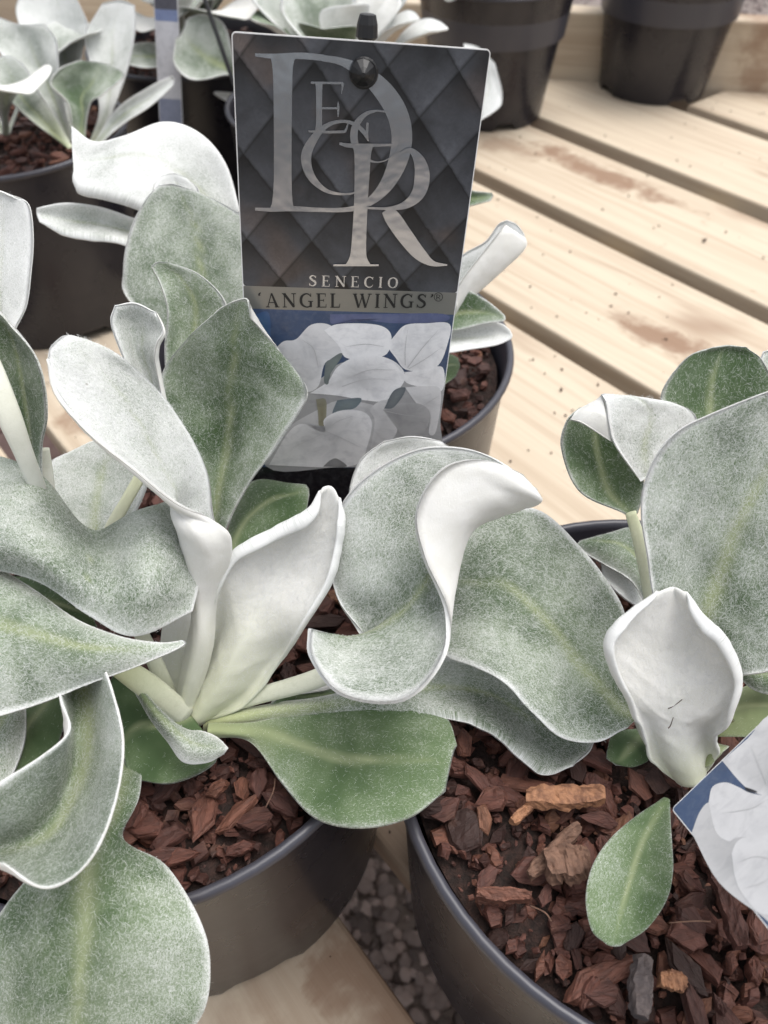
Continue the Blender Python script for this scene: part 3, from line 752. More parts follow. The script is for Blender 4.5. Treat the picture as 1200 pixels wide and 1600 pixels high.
# S-curled leaf
S = make_leaf(pl, [[(566,993,24.2),(569,997,24.3),(573,1002,24.3),(522,993,23.2),(484,984,22.4)],
 [(532,942,24.5),(565,955,24.4),(605,968,24.0),(540,1008,23.1),(486,1028,21.9)],
 [(517,885,24.5),(565,910,24.1),(636,925,23.7),(600,1010,22.9),(535,1086,21.4)],
 [(520,825,24.3),(580,850,24.0),(656,880,23.6),(652,980,22.9),(632,1094,21.2)],
 [(549,770,24.0),(610,800,24.0),(670,845,23.9),(694,920,23.4),(692,1030,21.5)],
 [(600,728,24.0),(650,765,24.0),(705,822,24.1),(716,865,23.5),(699,955,22.0)],
 [(660,702,24.0),(708,742,24.0),(762,802,24.0),(738,820,22.8),(664,872,22.0)],
 [(720,701,23.8),(758,742,23.7),(806,793,23.6),(768,790,22.4),(652,800,22.0)],
 [(770,716,23.5),(797,752,23.3),(832,788,23.0),(800,770,22.3),(690,735,22.0)],
 [(815,745,23.0),(826,765,22.9),(842,783,22.7),(826,768,22.2),(752,719,22.1)],
 [(838,766,22.7),(840,772,22.6),(843,778,22.6),(838,770,22.4),(815,742,22.4)]], felt=.56, ref=(.3,.25), thick=.0008, rim=.8, nv=34, wool=1.2, ribw=.0016, edge_gain=1.2)
petiole(S, [(318,1112,26.2),(400,1088,25.8),(505,1056,25.0),(575,1003,24.5)], (5.5, 5.5, 6.2, 4))
# pale lobe behind the S
make_leaf(pl, [[(600,900,26.6),(640,900,26.8),(680,900,26.6)],[(556,825,26.2),(620,805,26.6),(690,800,26.6)],[(546,772,26.2),(622,742,26.6),(705,740,26.6)],[(563,720,26.2),(626,702,26.5),(705,705,26.5)],[(600,690,26.2),(645,682,26.3),(690,690,26.5)]], felt=.85, wool=.7)
# leaf with the long stalk tucked under the middle leaf
make_leaf(pl, [[(318,1120,26.3),(318,1131,26.0),(318,1142,26.2)],[(420,1100,25.9),(420,1113,25.6),(420,1128,25.8)],[(520,1086,25.5),(520,1100,25.3),(522,1116,25.4)],
 [(600,1060,25.5),(605,1090,25.2),(612,1112,25.0)],[(670,1030,25.6),(690,1080,25.5),(702,1112,24.9)],[(745,1030,25.7),(765,1090,25.8),(766,1134,24.9)],
 [(830,1060,25.7),(830,1130,25.9),(815,1174,24.9)],[(900,1090,25.6),(885,1160,25.8),(856,1204,24.9)],[(930,1150,25.4),(920,1175,25.3),(896,1196,25.0)]], felt=.5, lime=.9, lime_len=.38, roll=(0,-.8), roll_r=.003, wool=.9)
# green spreading leaf
make_leaf(pl, [[(325,1131,0),(325,1141,.2),(325,1151,0)],[(392,1130,.2),(394,1147,.4),(390,1158,.2)],[(470,1112,.5),(470,1153,.7),(440,1222,.7)],[(560,1100,.9),(548,1162,.9),(492,1277,.8)],
 [(640,1095,1.1),(612,1170,1.2),(562,1294,1.0)],[(697,1120,1.1),(672,1172,1.3),(640,1277,1.1)],[(713,1165,1.1),(707,1178,1.2),(695,1236,1.1)]], mode='h', felt=.16, ribw=.0016, wool=.45, lime=.5, lime_len=.35)
# grey saddle-shaped leaf
SADDLE = make_leaf(pl, [[(-45,700,6),(50,735,6.6),(140,828,4.6),(215,799,6),(264,784,5.6)],[(-50,770,7),(45,800,7),(152,862,5.4),(232,850,6.3),(300,842,5.4)],
 [(-55,840,7),(40,860,7),(150,912,6),(232,922,6),(311,902,5)],[(-60,880,6),(52,905,6),(138,960,5.5),(212,993,5),(300,955,4.7)]], mode='h', felt=.52, ribw=.0001, nu=34, nv=44, wool=1.1, wave=.0009)
petiole(SADDLE, [(268,1100,.2),(240,1030,2.4),(190,930,4.2)], (6, 5, 4), 'h', .7)
# pale leaf seen through behind it
make_leaf(pl, [[(120,870,26),(140,872,26.3),(165,870,26)],[(72,785,27),(145,790,27.5),(215,795,27)],[(75,727,27.8),(152,737,28.2),(235,740,27.8)],[(110,706,28.2),(160,697,28.4),(240,700,28.2)],[(140,691,28.4),(165,684,28.5),(230,680,28.4)]], felt=.68, wool=.6, ribw=.0018)
petiole(pl, [(252,690,26.9),(222,740,26.7),(196,785,26.5),(172,830,26.4),(150,900,26.6)], (4, 4, 4, 4.5, 5), 'd', .9)
# left frame edge: green leaf, white leaf with stalk
make_leaf(pl, [[(50,770,24.6),(56,770,24.7),(64,770,24.6)],[(28,690,24.2),(45,695,24.6),(66,700,24.2)],[(-20,610,23.6),(28,610,24.2),(73,645,23.6)],[(-50,520,23.2),(12,522,23.8),(57,560,23.2)],[(-60,470,23),(-20,470,23.2),(6,493,23)]], felt=.34, wool=.8)
W = make_leaf(pl, [[(-20,565,25),(-8,560,25.2),(20,522,25)],[(-60,475,25),(-10,472,25.4),(42,474,25)],[(-60,385,25),(-10,390,25.5),(50,402,25)],[(-50,312,25),(0,312,25.3),(47,324,25)],[(-30,296,25),(0,298,25.1),(20,305,25)]], felt=.95, wool=.6)
petiole(W, [(-75,440,23.2),(-22,560,22.7),(12,645,22.8),(38,710,23.4),(62,770,24.3)], (6, 7, 7, 5.5, 5), 'd', .35, .9)
petiole(pl, [(68,700,25),(72,740,25.2),(78,800,25.4)], (3.5, 4.5, 5), 'd', .3, .9)
# broad grey leaf with a pointed tip
make_leaf(pl, [[(-60,850,5.6),(-65,890,6),(-70,940,6),(-75,1040,5.4),(-80,1140,4.2)],[(0,888,5.6),(0,920,6),(0,962,6),(0,1040,5.4),(0,1118,4.4)],[(60,925,5.5),(60,950,5.8),(62,985,5.8),(65,1040,5.3),(70,1096,4.5)],
 [(120,969,5.3),(122,985,5.5),(126,1006,5.5),(132,1036,5.2),(140,1068,4.6)],[(190,995,5.1),(192,1003,5.2),(196,1012,5.2),(200,1026,5.0),(206,1043,4.7)],[(250,1004,4.9),(251,1007,4.9),(252,1010,4.9),(253,1016,4.9),(255,1024,4.8)],[(286,1001,4.8),(288,1003,4.8),(290,1005,4.8),(289,1007,4.8),(287,1010,4.8)]], mode='h', felt=.46, ribw=.0014, wool=1.1)
make_leaf(pl, [[(-20,900,3),(20,930,3.2),(30,985,3)],[(60,905,3.2),(75,945,3.4),(90,990,3.2)],[(110,930,3.4),(120,955,3.5),(130,985,3.4)],[(145,968,3.5),(148,972,3.5),(150,978,3.5)]], mode='h', felt=.08, wool=.3)
petiole(pl, [(185,1040,3.6),(235,1075,2.2),(290,1118,.4)], (6.5, 8, 7), 'h', .95)
# curved trough leaf
make_leaf(pl, [[(78,1030,4.6),(100,1035,3.6),(122,1040,3.4),(142,1036,3.8),(160,1030,4.8)],[(96,1090,4.6),(106,1100,3.6),(124,1106,3.2),(150,1100,3.6),(176,1085,4.8)],
 [(109,1140,4.8),(104,1165,3.8),(118,1182,3.0),(150,1178,3.4),(191,1165,4.8)],[(62,1184,5.2),(78,1218,4.0),(100,1240,2.9),(136,1250,3.4),(179,1256,4.8)],
 [(2,1224,5.4),(32,1262,4.2),(66,1294,2.9),(98,1322,3.4),(140,1342,4.7)],[(-60,1270,5.5),(-32,1298,4.3),(2,1324,3.0),(32,1356,3.6),(74,1384,4.6)],[(-95,1310,5.3),(-75,1328,4.4),(-50,1345,3.6),(-25,1350,4),(6,1350,4.6)]], mode='h', felt=.42, nv=34, wool=1.1, roll=(0,.7), roll_r=.0012, ribw=.003)
# drooping front leaf
make_leaf(pl, [[(172,1195,.2),(195,1190,.4),(222,1190,.2)],[(142,1260,.7),(180,1268,1.0),(216,1248,.7)],[(105,1312,.9),(165,1320,1.3),(191,1308,.9)],[(38,1378,.8),(146,1372,1.5),(256,1350,.9)],
 [(-10,1442,.7),(129,1442,1.4),(307,1428,.8)],[(-40,1520,-.2),(109,1520,.6),(327,1502,.1)],[(-40,1600,-1.3),(88,1600,-.5),(312,1590,-.9)],[(0,1665,-2.4),(70,1690,-1.9),(230,1675,-2.2)]], mode='h', felt=.33, ribw=.0022, wool=1.0, nv=36)
# small folded leaf and dark leaf under the heart
make_leaf(pl, [[(205,1070,2.2),(212,1072,2.4),(222,1078,2.2)],[(232,1115,1.9),(243,1113,2.3),(262,1121,1.8)],[(262,1157,1.7),(275,1147,2.1),(292,1140,1.6)],[(286,1190,1.5),(300,1167,1.9),(316,1143,1.5)],[(322,1191,1.3),(331,1171,1.6),(339,1152,1.4)],[(349,1178,1.2),(354,1172,1.3),(356,1168,1.3)]], mode='h', felt=.55, wool=.6)
make_leaf(pl, [[(322,1150,.2),(302,1122,.4),(280,1090,.3)],[(336,1190,.2),(266,1138,.6),(215,1066,.6)],[(270,1223,.3),(226,1152,.7),(176,1060,.8)],[(202,1216,.4),(190,1168,.7),(165,1120,.8)]], mode='h', felt=.06, wool=.25, ribw=.0014)
make_leaf(pl, [[(110,1060,1.2),(80,1075,1.4),(60,1100,1.2)],[(100,1130,1.3),(60,1140,1.6),(20,1100,1.4)],[(75,1190,1.4),(40,1180,1.6),(5,1150,1.5)],[(30,1215,1.5),(20,1205,1.6),(12,1195,1.5)]], mode='h', felt=.06, wool=.25)
make_leaf(pl, [[(40,1105,2.2),(30,1100,2.3),(10,1095,2.2)],[(38,1160,2.1),(5,1150,2.4),(-40,1130,2.2)],[(15,1220,2),(-10,1210,2.2),(-40,1195,2.1)],[(-8,1245,2),(-14,1242,2),(-20,1238,2)]], mode='h', felt=.5, wool=.6)
make_leaf(pl, [[(342,885,2.4),(355,885,2.6),(378,872,2.4)],[(368,795,2.8),(385,822,3.1),(412,852,2.8)],[(398,753,3),(426,786,3.3),(452,832,3)],[(450,756,3.1),(463,772,3.3),(476,802,3.1)],[(478,758,3.2),(482,765,3.2),(483,773,3.2)]], mode='h', felt=.2, wool=.4)
make_leaf(pl, [[(520,1100,.2),(530,1090,.3),(540,1080,.2)],[(430,1100,.5),(450,1085,.6),(470,1075,.5)],[(440,1090,.7),(470,1075,.8),(500,1068,.7)],[(505,1080,.6),(520,1075,.6),(535,1070,.6)]], mode='h', felt=.12, wool=.2)

# ------------------------------------------------------------------ plant 2 (right front)
pr = empty('silver_leaf_plant', tuple(ath(1085, 1212, -1.0)), 'felted silver plant with a white spoon leaf above the lone oval leaf', 'plant', 'silver leaved plants in pots')
# big middle leaf (base at the right, hanging over between the pots)
ML = make_leaf(pr, [[(1006,1100,24.9),(1004,1106,24.9),(1000,1113,24.8),(991,1126,24.5),(979,1138,24.3)],[(988,1040,25.6),(975,1075,25.4),(966,1094,25.1),(956,1132,24.4),(935,1159,23.9)],
 [(977,962,25.8),(956,1018,25.7),(936,1062,25.2),(910,1121,24.1),(876,1151,23.5)],[(951,912,26),(926,972,25.9),(896,1027,25.3),(868,1086,24.1),(833,1113,23.4)],
 [(906,856,26.3),(881,907,26.1),(846,972,25.3),(820,1035,24.3),(797,1073,23.6)],[(836,796,26.5),(815,850,26.1),(790,920,25.4),(765,985,24.7),(741,1042,24.0)],
 [(748,806,26.5),(735,860,26.1),(725,905,25.7),(710,960,25.2),(690,1018,24.7)],[(690,850,26.2),(684,880,26.2),(680,900,26.1),(674,930,26),(668,965,25.8)]], felt=.44, ribw=.0017, wool=1.2, wave=.0009)
petiole(ML, [(1078,1212,24.9),(1050,1190,24.7),(1018,1150,24.9),(996,1112,25)], (8.5, 8, 6.5, 4.5), 'd', .45, .9)
# white spoon leaf, back to us
make_leaf(pr, [[(1058,1221,24.7),(1068,1226,24.4),(1080,1227,24.3),(1092,1222,24.4),(1102,1208,24.7)],[(1034,1172,24.2),(1048,1176,23.9),(1066,1178,23.8),(1084,1175,23.9),(1100,1166,24.2)],
 [(1014,1124,23.5),(1032,1130,23.4),(1057,1132,23.4),(1082,1133,23.4),(1102,1132,23.5)],[(990,1096,22.9),(1020,1104,23.1),(1055,1108,23.25),(1095,1112,23.1),(1130,1106,22.8)],[(962,1050,22.4),(1005,1058,22.8),(1052,1062,23.0),(1102,1066,22.8),(1147,1058,22.3)],
 [(952,1000,22.0),(1000,1005,22.5),(1052,1010,22.8),(1098,1008,22.5),(1127,996,22.0)],[(988,955,22.0),(1020,955,22.3),(1053,955,22.5),(1075,955,22.3),(1090,955,22.0)],[(1028,926,22.1),(1040,921,22.1),(1052,919,22.2),(1060,921,22.1),(1070,926,22.1)]],
 felt=.97, under=True, lime=.7, lime_len=.32, roll=(-2.4,-2.7), roll_r=.0022, thick=.0007, rim=.8, wool=.7, ribw=.0013, vein=.00028, nv=32)
# large leaf at the right edge
make_leaf(pr, [[(1078,1060,24),(1095,1062,24.2),(1118,1066,23.8)],[(1030,965,22.6),(1098,985,23.3),(1160,1055,22.4)],[(1010,865,21.9),(1122,905,23.0),(1215,1042,21.8)],[(1004,766,21.5),(1160,852,22.6),(1272,985,21.4)],
 [(1044,687,21.3),(1200,800,22.3),(1312,905,21.2)],[(1110,648,21.3),(1232,740,22.1),(1322,805,21.2)],[(1198,612,21.3),(1262,655,21.7),(1302,700,21.3)]], felt=.50, ribw=.0024, wool=1.2, nv=44, nu=50)
# green leaf behind it
make_leaf(pr, [[(1090,720,26),(1115,720,26.3),(1140,720,26)],[(1045,650,25.8),(1118,650,26.4),(1190,655,25.8)],[(1034,612,25.7),(1122,596,26.3),(1206,605,25.7)],[(1072,560,25.8),(1132,550,26.2),(1190,562,25.8)],[(1112,543,25.9),(1138,539,26),(1165,543,25.9)]], felt=.26, wool=1)
make_leaf(pr, [[(1190,640,26.6),(1215,640,26.8),(1240,640,26.6)],[(1178,590,26.6),(1215,590,26.9),(1250,590,26.6)],[(1192,550,26.6),(1215,545,26.8),(1240,552,26.6)]], felt=.55, wool=.5)
# spoon leaf with folded half
SP = make_leaf(pr, [[(976,801,25.2),(985,804,25.3),(996,801,25.2)],[(906,768,25),(962,768,25.5),(1004,772,25.2)],[(877,702,24.9),(937,708,25.6),(1004,722,25.3)],[(884,660,24.9),(932,660,25.5),(990,660,25.2)],[(905,638,24.9),(937,632,25.2),(968,640,25)]], felt=.24, wool=.9, ribw=.0012)
petiole(SP, [(985,800,25.2),(1000,850,25.3),(1015,925,25.6),(1030,1010,25.7)], (3.5, 4.2, 4.4, 5), 'd', .75, .5)
make_leaf(pr, [[(1000,752,24.6),(1007,748,24.6),(1014,742,24.7)],[(962,697,24.2),(1010,692,24.6),(1052,702,24.8)],[(951,662,24.0),(1010,652,24.5),(1088,660,24.8)],[(947,632,24.0),(1000,627,24.3),(1056,632,24.6)],[(940,617,24.1),(946,616,24.1),(954,624,24.2)]], felt=.84, wool=.9)
make_leaf(pr, [[(891,655,24.4),(897,649,24.4),(905,640,24.5)],[(912,662,24.1),(922,645,24.1),(930,627,24.3)],[(955,690,24.2),(949,655,24.0),(941,617,24.2)]], felt=.8, under=True, wool=.3)
# low leaves round the base
make_leaf(pr, [[(1010,945,1.0),(1013,938,1.1),(1016,928,1.0)],[(986,908,1.3),(996,886,1.6),(1002,852,1.5)],[(944,882,1.5),(965,861,1.8),(986,826,1.7)],[(914,864,1.7),(935,849,1.9),(956,832,1.8)],[(902,851,1.8),(904,848,1.8),(908,845,1.8)]], mode='h', felt=.42, wool=.7)
make_leaf(pr, [[(1000,950,.2),(1015,940,.2),(1030,925,.2)],[(975,935,.6),(1000,905,.6),(1020,870,.6)],[(945,905,.9),(970,880,.9),(1000,850,.9)],[(940,880,1),(950,870,1),(965,860,1)]], mode='h', felt=.85, wool=.6)
make_leaf(pr, [[(1092,1190,.2),(1095,1170,.4),(1100,1155,.3)],[(1105,1198,.5),(1112,1178,.8),(1118,1160,.7)],[(1125,1180,.8),(1130,1174,.9),(1138,1166,.9)]], mode='h', felt=.2, lime=.8, lime_len=1.5, wool=.2)
make_leaf(pr, [[(1105,1150,.6),(1110,1130,.8),(1120,1110,.6)],[(1135,1150,1.2),(1150,1115,1.5),(1160,1075,1.3)],[(1180,1150,1.5),(1190,1110,1.8),(1195,1070,1.6)],[(1235,1140,1.6),(1240,1110,1.8),(1240,1085,1.7)]], mode='h', felt=.06, lime=.55, lime_len=1.3, wool=.25)
make_leaf(pr, [[(1150,1052,2.4),(1155,1046,2.6),(1160,1042,2.4)],[(1180,1078,2.5),(1190,1060,2.8),(1200,1040,2.6)],[(1230,1090,2.5),(1240,1065,2.8),(1245,1040,2.6)]], mode='h', felt=.4, wool=.6)
make_leaf(pr, [[(1095,1128,1.6),(1102,1124,1.6),(1110,1120,1.6)],[(1100,1150,1.0),(1110,1150,1.1),(1120,1142,1.0)],[(1105,1160,.6),(1112,1160,.6),(1120,1158,.6)]], mode='h', felt=.1, lime=.8, lime_len=2, wool=.1)
make_leaf(pr, [[(1015,1160,-.2),(1005,1150,0),(995,1140,-.2)],[(1015,1185,-.1),(985,1170,.2),(960,1145,0)],[(990,1198,-.1),(968,1188,.1),(950,1170,0)],[(962,1195,0),(955,1190,0),(948,1185,0)]], mode='h', felt=.08, wool=.2)
LO = make_leaf(pr, [[(1037,1249,.5),(1041,1248,.6),(1045,1250,.5)],[(1000,1272,.8),(1028,1281,.7),(1047,1286,.9)],[(958,1307,1.1),(1008,1322,.9),(1049,1322,1.1)],[(928,1350,1.2),(991,1366,.95),(1050,1362,1.2)],
 [(916,1402,1.2),(976,1408,.95),(1040,1406,1.2)],[(926,1452,1.1),(963,1448,.95),(1010,1450,1.1)],[(950,1475,.95),(959,1477,.9),(970,1476,.95)]], mode='h', felt=.16, wool=.5, ribw=.0009, edge_gain=.5, label='lone oval green leaf lying low over the bark chips')

# ------------------------------------------------------------------ plant 3 (behind the label)
p3 = empty('silver_leaf_plant', (P3[0], P3[1], .135), 'white felted plant behind the quilted label, leaves showing on both its sides', 'plant', 'silver leaved plants in pots')
make_leaf(p3, [[(375,330,36.5),(360,345,36.6),(330,360,36.2)],[(352,256,36.3),(322,282,36.2),(272,332,35.2)],[(310,207,36),(270,250,35.6),(222,313,34.8)],[(255,192,35.8),(220,235,35.2),(177,299,34.5)],[(192,213,35.2),(162,246,34.9),(137,289,34.3)],[(146,221,34.8),(128,250,34.6),(121,281,34.2)],[(112,198,34.6),(113,230,34.5),(117,264,34.2)]], felt=.93, wool=.35, roll=(0,-1.2), roll_r=.004)
make_leaf(p3, [[(292,560,34.5),(310,560,34.7),(330,560,34.5)],[(202,470,33.6),(318,475,34.2),(425,470,33.8)],[(193,425,33.4),(303,425,34.2),(425,415,33.6)],[(203,362,33.4),(282,366,34.1),(408,360,33.7)],[(228,312,33.6),(262,322,34),(355,322,33.8)],[(248,291,33.8),(270,288,33.9),(303,298,33.9)]], felt=.5, wool=.6, ribw=.0016)
make_leaf(p3, [[(255,330,34.6),(275,330,34.8),(300,330,34.6)],[(240,295,34.6),(272,290,34.8),(310,298,34.6)],[(252,276,34.7),(270,271,34.7),(290,277,34.7)]], felt=.9, wool=.3)
make_leaf(p3, [[(250,352,35.6),(250,375,36.2),(250,400,35.8)],[(204,339,35.4),(202,360,36.0),(200,376,35.2)],[(152,323,35.2),(152,348,35.7),(150,367,35)],[(102,318,35),(102,342,35.4),(100,359,34.9)],[(58,325,34.9),(58,334,35),(62,346,34.9)]], felt=.75, wool=.5, roll=(0,-1.0), roll_r=.003)
make_leaf(p3, [[(205,450,35),(235,450,35.2),(262,450,35)],[(210,470,34.6),(240,474,34.8),(264,470,34.6)],[(225,485,34.4),(242,490,34.4),(258,486,34.4)]], felt=.9, wool=.3)
make_leaf(p3, [[(672,450,36.5),(690,475,36.6),(705,495,36.4),(712,480,36),(708,460,35.8)],[(718,402,36.4),(732,432,36.6),(748,455,36.4),(742,440,35.8),(728,428,35.5)],[(758,378,36.4),(772,408,36.6),(786,420,36.3),(774,402,35.7),(757,392,35.4)],[(778,352,36.4),(800,380,36.5),(820,388,36.2),(806,370,35.8),(780,362,35.4)],[(792,344,36.2),(808,352,36.3),(821,370,36.2),(808,362,36),(790,350,35.8)]], felt=.95, wool=.35, ribw=.0002, nv=30)
make_leaf(p3, [[(660,520,36),(660,500,36.3),(665,480,36)],[(715,515,35.8),(718,492,36.2),(722,455,35.9)],[(755,506,35.8),(758,488,36),(757,468,35.9)],[(786,502,35.8),(789,498,35.8),(788,492,35.8)]], felt=.32, wool=.5)
make_leaf(p3, [[(650,560,36),(655,530,36.4),(660,505,36.2)],[(720,548,35.8),(725,525,36.4),(730,503,36.2)],[(770,540,36),(775,522,36.4),(778,505,36.2)],[(798,530,36.2),(800,524,36.2),(796,515,36.2)]], felt=.93, wool=.4)
make_leaf(p3, [[(675,570,1),(670,585,1.1),(675,605,1)],[(700,555,1),(700,575,1.2),(695,600,1)],[(715,560,1),(718,572,1.1),(712,588,1)]], mode='h', felt=.1, wool=.2)
make_leaf(p3, [[(700,290,42),(700,310,42.3),(700,330,42)],[(740,299,42),(742,308,42.2),(740,320,42)],[(768,301,42),(770,306,42),(766,314,42)]], felt=.25, wool=.2)
for ax, ay, h in ((620, 470, 6), (560, 480, 7), (480, 470, 6)):
    petiole(p3, [tuple(ath(575, 560, -1.2)), tuple(ath((ax + 575) / 2, (ay + 560) / 2 + 20, h * .4)), tuple(ath(ax, ay, h * .8))], (6, 5, 4), 'w', .5, .8)

# ------------------------------------------------------------------ background plants
def blade(plant, base, tip, width, bend=(0, 0, 0.02), cup=0.25, felt=.7, side=None, under=False, wool=.15, twist=0.0, lime=.3):
    """generic spatulate leaf between two places"""
    b, t = np.array(base, float), np.array(tip, float); ax = t - b
    sd = np.array(side, float) if side is not None else np.cross(ax, np.array([0, 0, 1.0]))
    if np.linalg.norm(sd) < 1e-6: sd = np.array([1.0, 0, 0])
    sd /= np.linalg.norm(sd); nn = np.cross(sd, ax); nn /= np.linalg.norm(nn)
    rows = []
    for s, w in ((0, .10), (.22, .13), (.42, .55), (.62, .95), (.80, .95), (.93, .60), (1.0, .12)):
        c = b + ax * s + np.array(bend) * math.sin(math.pi * s); a = twist * s
        sr = sd * math.cos(a) + nn * math.sin(a); nr = nn * math.cos(a) - sd * math.sin(a); h = width / 2 * w
        rows.append([tuple(c - sr * h + nr * h * cup), tuple(c - sr * h * .5 + nr * h * cup * .2), tuple(c), tuple(c + sr * h * .5 + nr * h * cup * .2), tuple(c + sr * h + nr * h * cup)])
    return make_leaf(plant, rows, mode='w', felt=felt, under=under, wool=wool, nv=16, lime=lime)
p4 = empty('silver_leaf_plant', (P4[0], P4[1], .137), 'blurred silver plant with upright leaves above rusty mulch', 'plant', 'silver leaved plants in pots')
D4 = 60.0
make_leaf(p4, [[(108,225,61),(114,226,61),(120,225,61)],[(88,140,60.5),(105,145,61.2),(120,135,60.5)],[(40,60,60),(95,70,61.5),(135,50,60)],[(25,10,60),(85,10,61),(134,28,60)],[(50,-30,60),(85,-35,60.5),(110,-20,60)]], felt=.9, wool=.2, lime=.4)
make_leaf(p4, [[(104,225,59.5),(110,228,59.5),(116,226,59.5)],[(60,150,58.5),(82,152,59.3),(95,140,58.5)],[(10,95,58),(55,100,59.3),(92,95,58)],[(-15,55,58),(40,62,58.9),(88,62,58)],[(-8,25,58.2),(30,38,58.4),(70,38,58.2)]], felt=.75, wool=.2, lime=.4)
make_leaf(p4, [[(120,226,59),(126,228,58.8),(132,226,59)],[(112,170,58),(128,178,58.6),(140,165,58)],[(84,135,57.5),(125,150,58.7),(160,148,57.6)],[(100,108,57.6),(142,118,58.6),(194,120,57.6)],[(128,94,58),(152,97,58.3),(176,102,58)]], felt=.4, wool=.2, lime=.5, roll=(1.2,0), roll_r=.003)
make_leaf(p4, [[(100,228,58.5),(108,232,58.3),(114,230,58.5)],[(40,180,57.5),(58,185,58),(75,165,57.6)],[(10,150,57.3),(25,160,57.9),(62,145,57.4)],[(-12,110,57.3),(8,118,57.8),(40,105,57.4)],[(-10,85,57.5),(0,88,57.6),(18,88,57.5)]], felt=.6, wool=.2, lime=.6, lime_len=.5)
make_leaf(p4, [[(140,222,60),(146,224,60),(152,222,60)],[(155,170,60),(165,172,60.2),(178,168,60)],[(140,95,60),(170,105,60.8),(200,105,60)],[(133,55,60),(175,50,60.9),(212,42,60)],[(160,5,60),(188,0,60.4),(210,8,60)]], felt=.85, wool=.2, lime=.6)
make_leaf(p4, [[(148,222,59.5),(150,227,59.5),(155,229,59.5)],[(180,172,59),(185,182,59.3),(190,196,59)],[(230,138,58.6),(236,150,59),(240,162,58.7)],[(268,118,58.5),(272,124,58.6),(272,132,58.6)]], felt=.75, wool=.2, lime=.3)
for k in range(4):
    a = k * 1.6 + 2.2; blade(p4, (P4[0], P4[1], .14), (P4[0] + .10 * math.cos(a), P4[1] + .10 * math.sin(a), .20), .055, felt=.7)
p5 = empty('silver_leaf_plant', (P5[0], P5[1], .138), 'blurred plant with one round grey leaf beside the thin black stake', 'plant', 'silver leaved plants in pots')
make_leaf(p5, [[(378,122,65.5),(372,126,65.5),(366,124,65.5)],[(352,118,64.5),(358,106,65.1),(364,92,64.5)],[(300,125,64.0),(322,90,65.1),(350,38,64.1)],[(272,100,64.0),(300,76,64.9),(320,22,64.1)],[(274,60,64.1),(284,52,64.5),(294,28,64.3)]], felt=.55, wool=.2, ribw=.003)
make_leaf(p5, [[(250,105,66.5),(252,85,66.8),(250,68,66.5)],[(222,106,66.1),(222,84,66.5),(222,66,66.1)],[(192,98,66.0),(190,84,66.2),(192,74,66.0)]], felt=.6, wool=.2)
make_leaf(p5, [[(385,150,70),(385,158,70.2),(385,168,70)],[(358,145,69.8),(358,152,70),(358,160,69.8)],[(336,143,69.8),(334,146,69.8),(338,150,69.8)]], felt=.95, wool=.2)
for tx_, ty_, d_, fe_ in ((232, 5, 68, .8), (285, -25, 75, .7), (335, -5, 72, .6), (385, 30, 64, .4), (222, 50, 65, .75), (305, -60, 78, .8), (365, -40, 74, .45), (250, -40, 76, .75)):
    blade(p5, (P5[0], P5[1] - .01, .14), atd(tx_, ty_, d_), .072, felt=fe_, bend=(0, 0, .02), lime=.3)
for k in range(9):
    a = k * 2.4; r_ = .10 + .03 * (k % 3); blade(p5, (P5[0], P5[1], .14), (P5[0] + r_ * math.cos(a), P5[1] + .03 + r_ * .8 * math.sin(a), .22 + .04 * ((k * 2) % 3)), .06, felt=.4 + .1 * (k % 4))
p8 = empty('silver_leaf_plant', (P8[0], P8[1], .138), 'pale bushy plant rising above the top edge of the quilted label', 'plant', 'silver leaved plants in pots')
make_leaf(p8, [[(640,215,62),(660,220,62.2),(680,222,62)],[(738,135,61),(750,145,61.4),(768,178,61)],[(727,92,61),(752,102,61.4),(785,150,61)],[(724,68,61),(748,74,61.2),(773,98,61)]], felt=.95, wool=.2)
for (bx, tx, ty, d, w, fe, un) in ((-3, 425, -40, 62, .078, .7, 0), (-2, 480, -25, 60, .072, .55, 0), (-1, 530, -30, 62, .078, .8, 1), (0, 548, 8, 57, .040, .9, 0), (1, 610, -15, 61, .075, .9, 1),
                              (2, 655, 30, 59, .045, .85, 0), (3, 700, 45, 60, .040, .95, 0), (-3, 392, 30, 59, .05, .3, 0), (0, 505, 45, 56, .045, .25, 0), (0, 590, -70, 64, .06, .7, 0), (1, 640, -50, 63, .055, .75, 0), (-2, 450, -70, 64, .055, .45, 0)):
    blade(p8, (P8[0] + bx * .004, P8[1], .14), atd(tx, ty, d), w, felt=fe, under=bool(un), bend=(0, -.005, .02), lime=.6)
p6 = empty('silver_leaf_plant', (P6[0], P6[1], .138), 'plant in the collared pot, its low green stems at the picture top', 'plant', 'silver leaved plants in pots')
for k, (tx, ty, d) in enumerate(((700, 2, 86), (745, -15, 84), (790, -25, 84), (835, -20, 85), (890, -5, 88), (920, -8, 92), (760, -60, 96), (850, -70, 98))):
    blade(p6, (P6[0] + (k - 3) * .004, P6[1] - .01, .14), atd(tx, ty, d), .065, felt=.55 + .1 * (k % 4), bend=(0, 0, .02), lime=.9, under=bool(k % 2))

